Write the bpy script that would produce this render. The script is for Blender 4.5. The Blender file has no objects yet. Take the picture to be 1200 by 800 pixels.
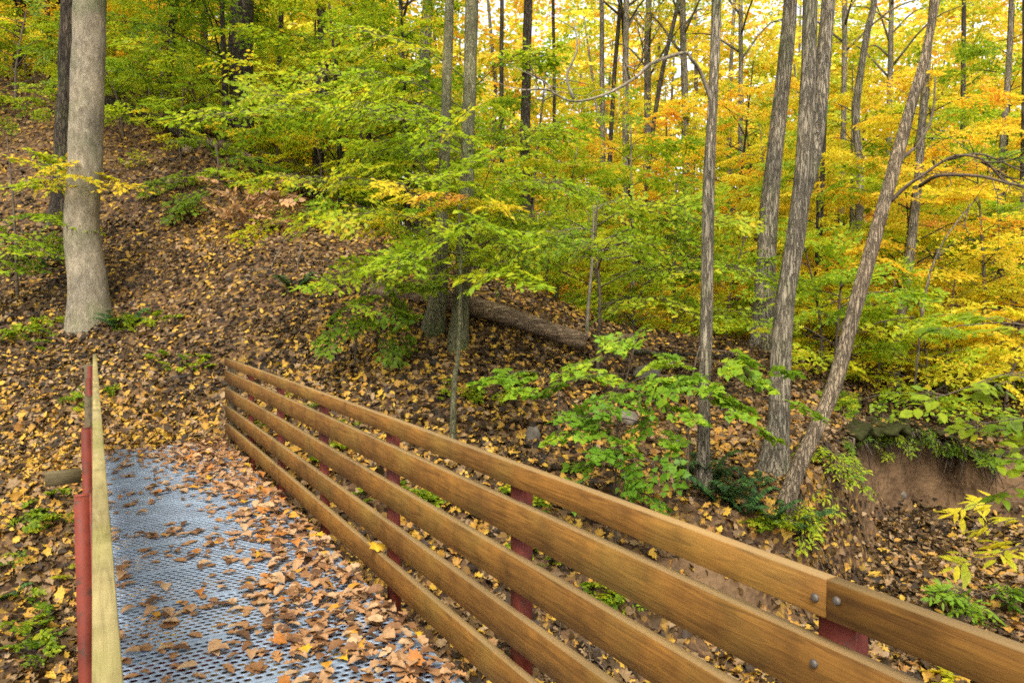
import bpy, math, random
import numpy as np
from mathutils import Vector, Matrix

# ---------------------------------------------------------------- camera, sky, sun, exposure
SC = bpy.context.scene
COL = SC.collection
EYE = 1.70                      # eye above the deck (deck top is z = 0)
FPX, VX, VY = 850.0, 109.0, 363.0
YAW = math.radians(30.0)
PITCH = math.atan(37 / FPX)
cam_d = bpy.data.cameras.new('camera')
cam_d.sensor_width = 36; cam_d.lens = FPX / 1200 * 36
cam_d.clip_start = 0.05; cam_d.clip_end = 2000
cam = bpy.data.objects.new('camera', cam_d); COL.objects.link(cam)
cam.location = (0, 0, EYE)
cam.rotation_euler = (math.pi / 2 - PITCH, 0, -YAW)
SC.camera = cam

SUN_AZ, SUN_EL = math.radians(215), math.radians(52)
W = bpy.data.worlds.new('World'); SC.world = W; W.use_nodes = True
nt = W.node_tree
bg = nt.nodes['Background']
sky = nt.nodes.new('ShaderNodeTexSky'); sky.sky_type = 'NISHITA'; sky.sun_disc = False
sky.sun_elevation = SUN_EL; sky.sun_rotation = SUN_AZ
sky.air_density = 1.0; sky.dust_density = 3.0; sky.ozone_density = 1.0
hs = nt.nodes.new('ShaderNodeHueSaturation'); hs.inputs['Saturation'].default_value = 0.28
nt.links.new(sky.outputs[0], hs.inputs['Color']); nt.links.new(hs.outputs[0], bg.inputs[0])
bg.inputs[1].default_value = 0.15
sun_d = bpy.data.lights.new('sun', 'SUN'); sun_d.energy = 1.5; sun_d.angle = math.radians(25)
sun_d.color = (1.0, 0.95, 0.86)
sun = bpy.data.objects.new('sun', sun_d); COL.objects.link(sun)
SUNV = Vector((math.sin(SUN_AZ) * math.cos(SUN_EL), math.cos(SUN_AZ) * math.cos(SUN_EL), math.sin(SUN_EL)))
sun.rotation_euler = SUNV.to_track_quat('Z', 'Y').to_euler(); sun.location = (0, 0, 30)
SC.view_settings.view_transform = 'Standard'; SC.view_settings.look = 'None'
SC.view_settings.exposure = 1.6; SC.view_settings.gamma = 1
SC.render.engine = 'CYCLES'
SC.cycles.max_bounces = 6; SC.cycles.diffuse_bounces = 4; SC.cycles.glossy_bounces = 2
SC.cycles.transmission_bounces = 4; SC.cycles.transparent_max_bounces = 4
SC.cycles.caustics_reflective = False; SC.cycles.caustics_refractive = False
SC.cycles.use_adaptive_sampling = True; SC.cycles.adaptive_threshold = 0.02
SC.cycles.use_denoising = False; SC.cycles.filter_width = 1.7

R = random.Random(7)
NR = np.random.default_rng(11)
RV = np.array([math.cos(YAW), -math.sin(YAW), 0.0])     # camera right, level
FV = np.array([math.sin(YAW), math.cos(YAW), 0.0])      # camera forward, level
CF = np.array([FV[0] * math.cos(PITCH), FV[1] * math.cos(PITCH), -math.sin(PITCH)])
CU = np.array([FV[0] * math.sin(PITCH), FV[1] * math.sin(PITCH), math.cos(PITCH)])
CAM = np.array([0, 0, EYE])

def at(px, py, w):
    """point seen at photograph pixel (px, py) at depth w"""
    return CAM + w * (CF + (px - 600) / FPX * RV - (py - 400) / FPX * CU)
def uw(x, y): return x * RV[0] + y * RV[1], x * FV[0] + y * FV[1]
def xy(u, w): return u * RV[0] + w * FV[0], u * RV[1] + w * FV[1]
def nrm(v): 
    v = np.asarray(v, float); return v / (np.linalg.norm(v, axis=-1, keepdims=True) + 1e-9)

# ---------------------------------------------------------------- noise
def _hash(i, j, k=0):
    h = np.sin(i * 127.1 + j * 311.7 + k * 74.7) * 43758.5453
    return h - np.floor(h)
def vnoise(x, y, seed=0):
    xi, yi = np.floor(x), np.floor(y); fx, fy = x - xi, y - yi
    fx = fx * fx * (3 - 2 * fx); fy = fy * fy * (3 - 2 * fy)
    a, b = _hash(xi, yi, seed), _hash(xi + 1, yi, seed)
    c, d = _hash(xi, yi + 1, seed), _hash(xi + 1, yi + 1, seed)
    return (a * (1 - fx) + b * fx) * (1 - fy) + (c * (1 - fx) + d * fx) * fy - 0.5
def fbm(x, y, seed=0, o=3):
    s = 0; a = 1.0
    for i in range(o):
        s = s + a * vnoise(x * 2 ** i, y * 2 ** i, seed + i); a *= 0.5
    return s

# ---------------------------------------------------------------- materials
def new_mat(name):
    m = bpy.data.materials.new(name); m.use_nodes = True
    n = m.node_tree.nodes; n.clear()
    out = n.new('ShaderNodeOutputMaterial')
    return m, m.node_tree, out
def node(t, typ, **kw):
    n = t.nodes.new(typ)
    for k, v in kw.items():
        if k.startswith('_'): setattr(n, k[1:], v)
        else: n.inputs[k.replace('__', ' ')].default_value = v
    return n
def lk(t, a, b): t.links.new(a, b)
def ramp(t, stops, interp='LINEAR'):
    r = t.nodes.new('ShaderNodeValToRGB'); e = r.color_ramp; e.interpolation = interp
    while len(e.elements) < len(stops): e.elements.new(0.5)
    for el, (p, c) in zip(e.elements, stops):
        el.position = p; el.color = (*c, 1)
    return r
def mixc(t, a, b, fac, blend='MIX'):
    m = t.nodes.new('ShaderNodeMix'); m.data_type = 'RGBA'; m.blend_type = blend
    for s, v in ((m.inputs[6], a), (m.inputs[7], b), (m.inputs[0], fac)):
        if hasattr(v, 'node'): lk(t, v, s)
        elif isinstance(v, tuple): s.default_value = (*v, 1)
        else: s.default_value = v
    return m.outputs[2]

def leaf_mat(name, stops, trans=0.4, rough=0.55, spec=0.25):
    m, t, out = new_mat(name)
    a = node(t, 'ShaderNodeAttribute', _attribute_name='rnd')
    r = ramp(t, stops); lk(t, a.outputs['Fac'], r.inputs[0])
    tc = node(t, 'ShaderNodeNewGeometry')
    nz = node(t, 'ShaderNodeTexNoise', Scale=35.0, Detail=2.0); lk(t, tc.outputs['Position'], nz.inputs['Vector'])
    rr = ramp(t, [(0.3, (0.75, 0.72, 0.68)), (0.7, (1.12, 1.12, 1.08))]); lk(t, nz.outputs[0], rr.inputs[0])
    c = mixc(t, r.outputs[0], rr.outputs[0], 1.0, 'MULTIPLY')
    p = node(t, 'ShaderNodeBsdfPrincipled', Roughness=rough)
    p.inputs['Specular IOR Level'].default_value = spec
    lk(t, c, p.inputs['Base Color'])
    tr = node(t, 'ShaderNodeBsdfTranslucent'); lk(t, c, tr.inputs['Color'])
    mx = node(t, 'ShaderNodeMixShader', Fac=trans)
    lk(t, p.outputs[0], mx.inputs[1]); lk(t, tr.outputs[0], mx.inputs[2]); lk(t, mx.outputs[0], out.inputs[0])
    return m

GREEN = leaf_mat('leaf_green', [(0, (.085, .16, .010)), (.35, (.19, .29, .013)), (.7, (.34, .42, .016)), (1, (.52, .46, .02))], .6)
LIME = leaf_mat('leaf_lime', [(0, (.14, .25, .012)), (.4, (.31, .44, .018)), (.75, (.52, .53, .02)), (1, (.70, .50, .02))], .6)
YELLOW = leaf_mat('leaf_yellow', [(0, (.40, .45, .02)), (.4, (.70, .62, .03)), (.75, (.82, .62, .035)), (1, (.80, .46, .03))], .6)
GOLD = leaf_mat('leaf_gold', [(0, (.64, .58, .03)), (.4, (.80, .58, .03)), (.75, (.80, .44, .03)), (1, (.68, .26, .03))], .6)
ORANGE = leaf_mat('leaf_orange', [(0, (.76, .54, .04)), (.45, (.76, .38, .06)), (1, (.62, .20, .05))], .5)
DARKG = leaf_mat('leaf_fern', [(0, (.012, .035, .010)), (.6, (.03, .075, .018)), (1, (.07, .14, .03))], .2, .4, .4)
BRIGHT = leaf_mat('leaf_bright', [(0, (.10, .21, .012)), (.5, (.20, .34, .018)), (.85, (.33, .43, .02)), (1, (.50, .45, .025))], .5, .5)
LST = [(0, (.012, .0075, .003)), (.25, (.034, .020, .008)), (.45, (.078, .045, .016)), (.60, (.14, .084, .034)), (.74, (.235, .150, .070)), (.81, (.30, .20, .105)), (.86, (.24, .11, .025)), (.93, (.36, .19, .030)), (1, (.46, .29, .035))]
LITTER = leaf_mat('leaf_litter', LST, .15, .6, .2)
DECKLEAF = leaf_mat('leaf_dry', [(0, (.04, .02, .010)), (.3, (.11, .055, .026)), (.5, (.24, .118, .048)), (.66, (.35, .19, .085)), (.77, (.42, .275, .145)), (.85, (.36, .14, .03)), (.92, (.45, .22, .025)), (1, (.58, .36, .02))], .15, .6, .2)
TAN = leaf_mat('leaf_tan', [(0, (.30, .17, .07)), (.5, (.42, .25, .12)), (1, (.50, .27, .08))], .3)

def bark_mat(name, dark, light, sx=14.0, sz=2.5, bump=0.5, moss=0.0, furrow=True):
    m, t, out = new_mat(name)
    tc = node(t, 'ShaderNodeTexCoord')
    mp = node(t, 'ShaderNodeMapping'); mp.inputs['Scale'].default_value = (sx, sx, sz)
    lk(t, tc.outputs['Object'], mp.inputs[0])
    n1 = node(t, 'ShaderNodeTexNoise', Scale=1.0, Detail=6.0, Roughness=0.65, Distortion=0.6); lk(t, mp.outputs[0], n1.inputs['Vector'])
    n2 = node(t, 'ShaderNodeTexNoise', Scale=2.2, Detail=4.0); lk(t, tc.outputs['Object'], n2.inputs['Vector'])
    vo = node(t, 'ShaderNodeTexVoronoi', Scale=1.3 if furrow else 3.0, _feature='DISTANCE_TO_EDGE'); 
    mw = node(t, 'ShaderNodeVectorMath', _operation='ADD')
    lk(t, mp.outputs[0], mw.inputs[0]); wsc = node(t, 'ShaderNodeVectorMath', _operation='SCALE', Scale=2.2); lk(t, n1.outputs['Color'], wsc.inputs[0]); lk(t, wsc.outputs[0], mw.inputs[1]); lk(t, mw.outputs[0], vo.inputs['Vector'])
    r = ramp(t, [(.30, dark), (.55, tuple((a + b) / 2 for a, b in zip(dark, light))), (.75, light)]); lk(t, n1.outputs[0], r.inputs[0])
    r2 = ramp(t, [(.3, (.68, .68, .68)), (.7, (1.2, 1.15, 1.08))]); lk(t, n2.outputs[0], r2.inputs[0])
    c = mixc(t, r.outputs[0], r2.outputs[0], 1.0, 'MULTIPLY')
    rv = ramp(t, [(0.0, (.30, .29, .28)), (.16, (1, 1, 1))]); lk(t, vo.outputs['Distance'], rv.inputs[0])
    c = mixc(t, c, rv.outputs[0], 0.6 if furrow else 0.3, 'MULTIPLY')
    if moss:
        n3 = node(t, 'ShaderNodeTexNoise', Scale=1.6, Detail=5.0); lk(t, tc.outputs['Object'], n3.inputs['Vector'])
        rm = ramp(t, [(.5, (0, 0, 0)), (.68, (moss, moss, moss))]); lk(t, n3.outputs[0], rm.inputs[0])
        c = mixc(t, c, (.075, .10, .025), rm.outputs[0])
    p = node(t, 'ShaderNodeBsdfPrincipled', Roughness=0.85); p.inputs['Specular IOR Level'].default_value = .15
    lk(t, c, p.inputs['Base Color'])
    h = node(t, 'ShaderNodeMath', _operation='ADD'); lk(t, n1.outputs[0], h.inputs[0]); lk(t, rv.outputs[0], h.inputs[1])
    b = node(t, 'ShaderNodeBump', Strength=bump, Distance=0.035); lk(t, h.outputs[0], b.inputs['Height'])
    lk(t, b.outputs[0], p.inputs['Normal']); lk(t, p.outputs[0], out.inputs[0])
    return m
BARK_PALE = bark_mat('bark_pale', (.14, .115, .075), (.36, .31, .22), 15, 6, .5, .45, False)
BARK_GREY = bark_mat('bark_grey', (.14, .115, .077), (.34, .295, .21), 22, 2.2, 1.0, .35)
BARK_DARK = bark_mat('bark_dark', (.030, .023, .016), (.105, .082, .056), 13, 2.2, 1.0, .35)
BARK_TAN = bark_mat('bark_tan', (.20, .15, .095), (.39, .305, .205), 24, 2.4, 1.0, .2)
BARK_GREEN = bark_mat('bark_green', (.080, .076, .036), (.26, .245, .135), 16, 4, .8, .8, False)
BARK_TWIG = bark_mat('bark_twig', (.06, .045, .03), (.17, .13, .09), 30, 10, .3, 0, False)
BARK_LIMB = bark_mat('bark_limb', (.12, .10, .07), (.32, .28, .21), 26, 8, .4, 0, False)
BARK_LOG = bark_mat('bark_log', (.12, .080, .048), (.38, .27, .17), 3.0, 16, .7, .1)

def wood_mat(name, dark, light, green=0.0, top=None):
    m, t, out = new_mat(name)
    tc = node(t, 'ShaderNodeTexCoord'); oi = node(t, 'ShaderNodeObjectInfo')
    off = node(t, 'ShaderNodeVectorMath', _operation='ADD')
    sc = node(t, 'ShaderNodeVectorMath', _operation='SCALE', Scale=37.0)
    cb = node(t, 'ShaderNodeCombineXYZ')
    for i in range(3): lk(t, oi.outputs['Random'], cb.inputs[i])
    lk(t, cb.outputs[0], sc.inputs[0])
    lk(t, tc.outputs['Object'], off.inputs[0]); lk(t, sc.outputs[0], off.inputs[1])
    mp = node(t, 'ShaderNodeMapping'); mp.inputs['Scale'].default_value = (26, 2.2, 34); lk(t, off.outputs[0], mp.inputs[0])
    n1 = node(t, 'ShaderNodeTexNoise', Scale=1.5, Detail=8.0, Roughness=.6, Distortion=1.2); lk(t, mp.outputs[0], n1.inputs['Vector'])
    n2 = node(t, 'ShaderNodeTexNoise', Scale=1.7, Detail=3.0); lk(t, off.outputs[0], n2.inputs['Vector'])
    n3 = node(t, 'ShaderNodeTexNoise', Scale=9.0, Detail=4.0); lk(t, off.outputs[0], n3.inputs['Vector'])
    r = ramp(t, [(.30, dark), (.70, light)]); lk(t, n1.outputs[0], r.inputs[0])
    r2 = ramp(t, [(.28, (.72, .70, .68)), (.5, (.97, .97, .97)), (.72, (1.2, 1.16, 1.05))]); lk(t, n2.outputs[0], r2.inputs[0])
    c = mixc(t, r.outputs[0], r2.outputs[0], 1.0, 'MULTIPLY')
    # dark knots
    mk = node(t, 'ShaderNodeMapping'); mk.inputs['Scale'].default_value = (0, 1.3, 7); lk(t, off.outputs[0], mk.inputs[0])
    vk = node(t, 'ShaderNodeTexVoronoi', Scale=1.0); lk(t, mk.outputs[0], vk.inputs['Vector'])
    rk = ramp(t, [(.025, (.25, .20, .16)), (.07, (1, 1, 1))]); lk(t, vk.outputs['Distance'], rk.inputs[0])
    c = mixc(t, c, rk.outputs[0], 0.8, 'MULTIPLY')
    # grime in patches
    r3 = ramp(t, [(.46, (1, 1, 1)), (.72, (.58, .58, .52))]); lk(t, n3.outputs[0], r3.inputs[0])
    c = mixc(t, c, r3.outputs[0], .8, 'MULTIPLY')
    if green:
        n4 = node(t, 'ShaderNodeTexNoise', Scale=2.6, Detail=5.0); lk(t, off.outputs[0], n4.inputs['Vector'])
        r4 = ramp(t, [(.48, (0, 0, 0)), (.72, (green,) * 3)]); lk(t, n4.outputs[0], r4.inputs[0])
        c = mixc(t, c, (.20, .19, .035), r4.outputs[0])
    if top:   # surfaces that face up: worn stain, with sky light put into the colour
        g = node(t, 'ShaderNodeNewGeometry'); s = node(t, 'ShaderNodeSeparateXYZ'); lk(t, g.outputs['True Normal'], s.inputs[0])
        rt = ramp(t, [(.3, (0, 0, 0)), (.8, (.8, .8, .8))]); lk(t, s.outputs[2], rt.inputs[0])
        c2 = mixc(t, top, r2.outputs[0], .7, 'MULTIPLY')
        c = mixc(t, c, c2, rt.outputs[0])
    v = node(t, 'ShaderNodeMapRange'); lk(t, oi.outputs['Random'], v.inputs[0]); v.inputs[3].default_value = .95; v.inputs[4].default_value = 1.03
    hv = node(t, 'ShaderNodeHueSaturation'); lk(t, c, hv.inputs['Color']); lk(t, v.outputs[0], hv.inputs['Value'])
    p = node(t, 'ShaderNodeBsdfPrincipled', Roughness=.78); p.inputs['Specular IOR Level'].default_value = .2
    lk(t, hv.outputs[0], p.inputs['Base Color'])
    b = node(t, 'ShaderNodeBump', Strength=.6, Distance=.005); lk(t, n1.outputs[0], b.inputs['Height']); lk(t, b.outputs[0], p.inputs['Normal'])
    lk(t, p.outputs[0], out.inputs[0])
    return m
WOOD = wood_mat('stained_wood', (.100, .042, .007), (.235, .106, .017), .18, (.19, .125, .05))
WOOD_PALE = wood_mat('weathered_wood', (.16, .125, .045), (.30, .24, .10), .5)
WOOD_DARK = wood_mat('dark_wood', (.05, .036, .018), (.12, .09, .048), .2)
WOOD_OLD = wood_mat('old_timber', (.055, .042, .018), (.115, .088, .04), .4)

def paint_mat(name, c1, c2, rough=.5, metal=0.0, sc=9.0, chips=None):
    m, t, out = new_mat(name)
    tc = node(t, 'ShaderNodeTexCoord')
    n1 = node(t, 'ShaderNodeTexNoise', Scale=sc, Detail=6.0, Roughness=.65); lk(t, tc.outputs['Object'], n1.inputs['Vector'])
    r = ramp(t, [(.3, c1), (.7, c2)]); lk(t, n1.outputs[0], r.inputs[0])
    c = r.outputs[0]
    if chips:
        n2 = node(t, 'ShaderNodeTexNoise', Scale=28.0, Detail=5.0, Roughness=.7); lk(t, tc.outputs['Object'], n2.inputs['Vector'])
        r2 = ramp(t, [(.56, (0, 0, 0)), (.64, (.9, .9, .9))]); lk(t, n2.outputs[0], r2.inputs[0]); c = mixc(t, c, chips, r2.outputs[0])
        n3 = node(t, 'ShaderNodeTexNoise', Scale=2.5, Detail=4.0); lk(t, tc.outputs['Object'], n3.inputs['Vector'])
        r3 = ramp(t, [(.35, (.6, .6, .6)), (.7, (1.3, 1.3, 1.3))]); lk(t, n3.outputs[0], r3.inputs[0]); c = mixc(t, c, r3.outputs[0], 1.0, 'MULTIPLY')
    p = node(t, 'ShaderNodeBsdfPrincipled', Roughness=rough, Metallic=metal)
    lk(t, c, p.inputs['Base Color'])
    rr = ramp(t, [(.3, (rough * .8,) * 3), (.7, (min(1, rough * 1.3),) * 3)]); lk(t, n1.outputs[0], rr.inputs[0]); lk(t, rr.outputs[0], p.inputs['Roughness'])
    b = node(t, 'ShaderNodeBump', Strength=.15, Distance=.003); lk(t, n1.outputs[0], b.inputs['Height']); lk(t, b.outputs[0], p.inputs['Normal'])
    lk(t, p.outputs[0], out.inputs[0])
    return m
RED = paint_mat('red_paint', (.085, .015, .007), (.185, .034, .018), .6, 0, 9.0, (.07, .030, .016))
GALV = paint_mat('galvanised', (.175, .225, .285), (.30, .37, .455), .5, .25, 3.0)
BOLT = paint_mat('bolt_steel', (.05, .04, .03), (.14, .115, .09), .6, .5, 60)
STONE = paint_mat('stone', (.06, .050, .036), (.19, .162, .125), .9, 0, 7.0)
EARTH = paint_mat('mossy_turf', (.010, .009, .004), (.040, .042, .012), 1.0, 0, 16.0)

for m_ in (EARTH, STONE, RED):
    for n_ in m_.node_tree.nodes:
        if n_.type == 'BSDF_PRINCIPLED': n_.inputs['Specular IOR Level'].default_value = .2 if m_ is RED else .05

def ground_mat():
    m, t, out = new_mat('forest_floor')
    g = node(t, 'ShaderNodeNewGeometry')
    v1 = node(t, 'ShaderNodeTexVoronoi', Scale=13.0); lk(t, g.outputs['Position'], v1.inputs['Vector'])
    v2 = node(t, 'ShaderNodeTexVoronoi', Scale=21.0); lk(t, g.outputs['Position'], v2.inputs['Vector'])
    s1 = node(t, 'ShaderNodeSeparateColor'); lk(t, v1.outputs['Color'], s1.inputs[0])
    s2 = node(t, 'ShaderNodeSeparateColor'); lk(t, v2.outputs['Color'], s2.inputs[0])
    st = [(0, (.012, .007, .004)), (.3, (.035, .018, .008)), (.6, (.075, .04, .017)), (.82, (.13, .075, .035)), (.93, (.2, .11, .02)), (1, (.3, .18, .02))]
    r1 = ramp(t, st); lk(t, s1.outputs[0], r1.inputs[0]); r2 = ramp(t, st); lk(t, s2.outputs[1], r2.inputs[0])
    c = mixc(t, r1.outputs[0], r2.outputs[0], .5)
    a = node(t, 'ShaderNodeAttribute', _attribute_name='dirt')
    n1 = node(t, 'ShaderNodeTexNoise', Scale=2.2, Detail=8.0, Roughness=.6); lk(t, g.outputs['Position'], n1.inputs['Vector'])
    rd = ramp(t, [(.3, (.045, .024, .011)), (.7, (.15, .089, .042))]); lk(t, n1.outputs[0], rd.inputs[0])
    nd = node(t, 'ShaderNodeTexNoise', Scale=7.0, Detail=5.0); lk(t, g.outputs['Position'], nd.inputs['Vector'])
    ad = node(t, 'ShaderNodeMath', _operation='MULTIPLY_ADD'); lk(t, nd.outputs[0], ad.inputs[0]); ad.inputs[1].default_value = .9; 
    sb = node(t, 'ShaderNodeMath', _operation='SUBTRACT'); lk(t, a.outputs['Fac'], sb.inputs[0]); sb.inputs[1].default_value = .45; lk(t, sb.outputs[0], ad.inputs[2])
    rm = ramp(t, [(.35, (0, 0, 0)), (.6, (1, 1, 1))]); lk(t, ad.outputs[0], rm.inputs[0])
    c = mixc(t, c, rd.outputs[0], rm.outputs[0])
    p = node(t, 'ShaderNodeBsdfPrincipled', Roughness=.9); p.inputs['Specular IOR Level'].default_value = .15
    lk(t, c, p.inputs['Base Color'])
    h = node(t, 'ShaderNodeMath', _operation='ADD'); lk(t, v1.outputs['Distance'], h.inputs[0]); lk(t, n1.outputs[0], h.inputs[1])
    b = node(t, 'ShaderNodeBump', Strength=.7, Distance=.04); lk(t, h.outputs[0], b.inputs['Height']); lk(t, b.outputs[0], p.inputs['Normal'])
    lk(t, p.outputs[0], out.inputs[0])
    return m
GROUND = ground_mat()

# ---------------------------------------------------------------- object helpers
def mesh_data(name, V, faces, smooth=False, rnd=None):
    """V (n,3); faces: list of (k,m) int arrays, each of one face size"""
    me = bpy.data.meshes.new(name)
    V = np.ascontiguousarray(V, dtype=np.float32)
    if isinstance(faces, np.ndarray): faces = [faces]
    faces = [np.asarray(f, dtype=np.int32) for f in faces if len(f)]
    tot = np.concatenate([np.full(len(f), f.shape[1], np.int32) for f in faces])
    loops = np.concatenate([f.ravel() for f in faces])
    me.vertices.add(len(V)); me.vertices.foreach_set('co', V.ravel())
    me.loops.add(len(loops)); me.loops.foreach_set('vertex_index', loops)
    me.polygons.add(len(tot))
    st = np.zeros(len(tot), np.int32); st[1:] = np.cumsum(tot)[:-1]
    me.polygons.foreach_set('loop_start', st)
    me.update(calc_edges=True)
    if smooth: me.polygons.foreach_set('use_smooth', np.ones(len(tot), bool))
    if rnd is not None:
        a = me.attributes.new('rnd', 'FLOAT', 'POINT'); a.data.foreach_set('value', np.ascontiguousarray(rnd, np.float32))
    return me
def obj(name, me, mat, parent=None, loc=None):
    o = bpy.data.objects.new(name, me); COL.objects.link(o)
    if mat is not None:
        if not me.materials: me.materials.append(None)
        o.material_slots[0].link = 'OBJECT'; o.material_slots[0].material = mat
    if parent: o.parent = parent
    if loc is not None: o.location = loc
    return o
def tag(o, label, cat, group=None):
    o['label'] = label; o['category'] = cat
    if group: o['group'] = group
    return o
def thing(name, label, cat, loc=(0, 0, 0), group=None):
    o = bpy.data.objects.new(name, None); COL.objects.link(o); o.location = tuple(loc); o.empty_display_size = .1
    return tag(o, label, cat, group)

class MB:
    """collects simple shapes into one mesh"""
    def __init__(s): s.V = []; s.Q = []; s.T = []; s.n = 0
    def add(s, V, Q=None, T=None):
        V = np.asarray(V, float)
        if Q is not None and len(Q): s.Q.append(np.asarray(Q) + s.n)
        if T is not None and len(T): s.T.append(np.asarray(T) + s.n)
        s.V.append(V); s.n += len(V)
    def box(s, lo, hi, bev=0.0):
        lo, hi = np.array(lo, float), np.array(hi, float)
        if bev == 0:
            V = [[(lo, hi)[i][0], (lo, hi)[j][1], (lo, hi)[k][2]] for i in (0, 1) for j in (0, 1) for k in (0, 1)]
            s.add(V, [(0, 1, 3, 2), (4, 6, 7, 5), (0, 4, 5, 1), (2, 3, 7, 6), (0, 2, 6, 4), (1, 5, 7, 3)]); return
        # octagonal section along y
        x0, x1, z0, z1, b = lo[0], hi[0], lo[2], hi[2], bev
        sec = [(x0 + b, z0), (x1 - b, z0), (x1, z0 + b), (x1, z1 - b), (x1 - b, z1), (x0 + b, z1), (x0, z1 - b), (x0, z0 + b)]
        V = [(x, y, z) for y in (lo[1], hi[1]) for x, z in sec]
        Q = [(i, i + 8, (i + 1) % 8 + 8, (i + 1) % 8) for i in range(8)]
        for o_, f in ((0, 0), (8, 1)):
            for a in (1, 3, 5):
                q = (o_, o_ + a, o_ + a + 1, o_ + a + 2 if a < 5 else o_ + 7)
                Q.append(q if f == 0 else q[::-1])
        s.add(V, Q)
    def tube(s, P, rad, n=8, bump=0.0, seed=0, cap=True, flare=None):
        P = np.asarray(P, float); rad = np.broadcast_to(np.asarray(rad, float), (len(P),))
        T = np.gradient(P, axis=0); T = nrm(T)
        ref = np.array([0.31, 0.17, 0.9]) if abs(T[0, 2]) < .75 else np.array([1.0, .1, 0])
        A = nrm(np.cross(T, ref)); B = np.cross(T, A)
        th = np.linspace(0, 2 * math.pi, n, endpoint=False)
        rr = np.repeat(rad[:, None], n, 1)
        if bump:
            L = np.concatenate([[0], np.cumsum(np.linalg.norm(np.diff(P, axis=0), axis=1))])
            rr = rr * (1 + bump * (lambda q: q - q.mean())(fbm(np.cos(th)[None] * 1.3 + 9 + 0 * L[:, None], np.sin(th)[None] * 1.3 + L[:, None] * 1.1, seed)
                                   + .5 * vnoise(np.cos(th)[None] * 2.6 + 0 * L[:, None], np.sin(th)[None] * 2.6 + L[:, None] * 2.3, seed + 5)))
        if flare:
            h = np.concatenate([[0], np.cumsum(np.linalg.norm(np.diff(P, axis=0), axis=1))])
            amt = flare[0] * np.exp(-h / flare[1])
            rr = rr * (1 + amt[:, None] * (1 + .55 * np.cos(th * flare[2] + flare[3])[None]))
        V = P[:, None, :] + rr[..., None] * (np.cos(th)[None, :, None] * A[:, None, :] + np.sin(th)[None, :, None] * B[:, None, :])
        k = len(P); i = np.arange(k - 1)[:, None] * n; j = np.arange(n)[None]; j2 = (j + 1) % n
        Q = np.stack([i + j, i + j2, i + n + j2, i + n + j], -1).reshape(-1, 4)
        V = V.reshape(-1, 3); Tt = None
        if cap:
            V = np.vstack([V, P[0], P[-1]]); jj = np.arange(n); j3 = (jj + 1) % n
            Tt = np.vstack([np.stack([jj * 0 + k * n, j3, jj], 1), np.stack([jj * 0 + k * n + 1, (k - 1) * n + jj, (k - 1) * n + j3], 1)])
        s.add(V, Q, Tt)
    def data(s, name, smooth=False):
        f = []
        if s.Q: f.append(np.vstack(s.Q))
        if s.T: f.append(np.vstack(s.T))
        return mesh_data(name, np.vstack(s.V), f, smooth)

def curve(pts, n):
    """smooth polyline through pts (Catmull-Rom)"""
    P = np.asarray(pts, float)
    if len(P) == 2: return P[0] + (P[1] - P[0]) * np.linspace(0, 1, n)[:, None]
    Q = np.vstack([2 * P[0] - P[1], P, 2 * P[-1] - P[-2]])
    t = np.linspace(0, len(P) - 1 - 1e-6, n); i = t.astype(int); f = (t - i)[:, None]
    a, b, c, d = Q[i], Q[i + 1], Q[i + 2], Q[i + 3]
    return .5 * (2 * b + (c - a) * f + (2 * a - 5 * b + 4 * c - d) * f ** 2 + (3 * b - a - 3 * c + d) * f ** 3)

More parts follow.
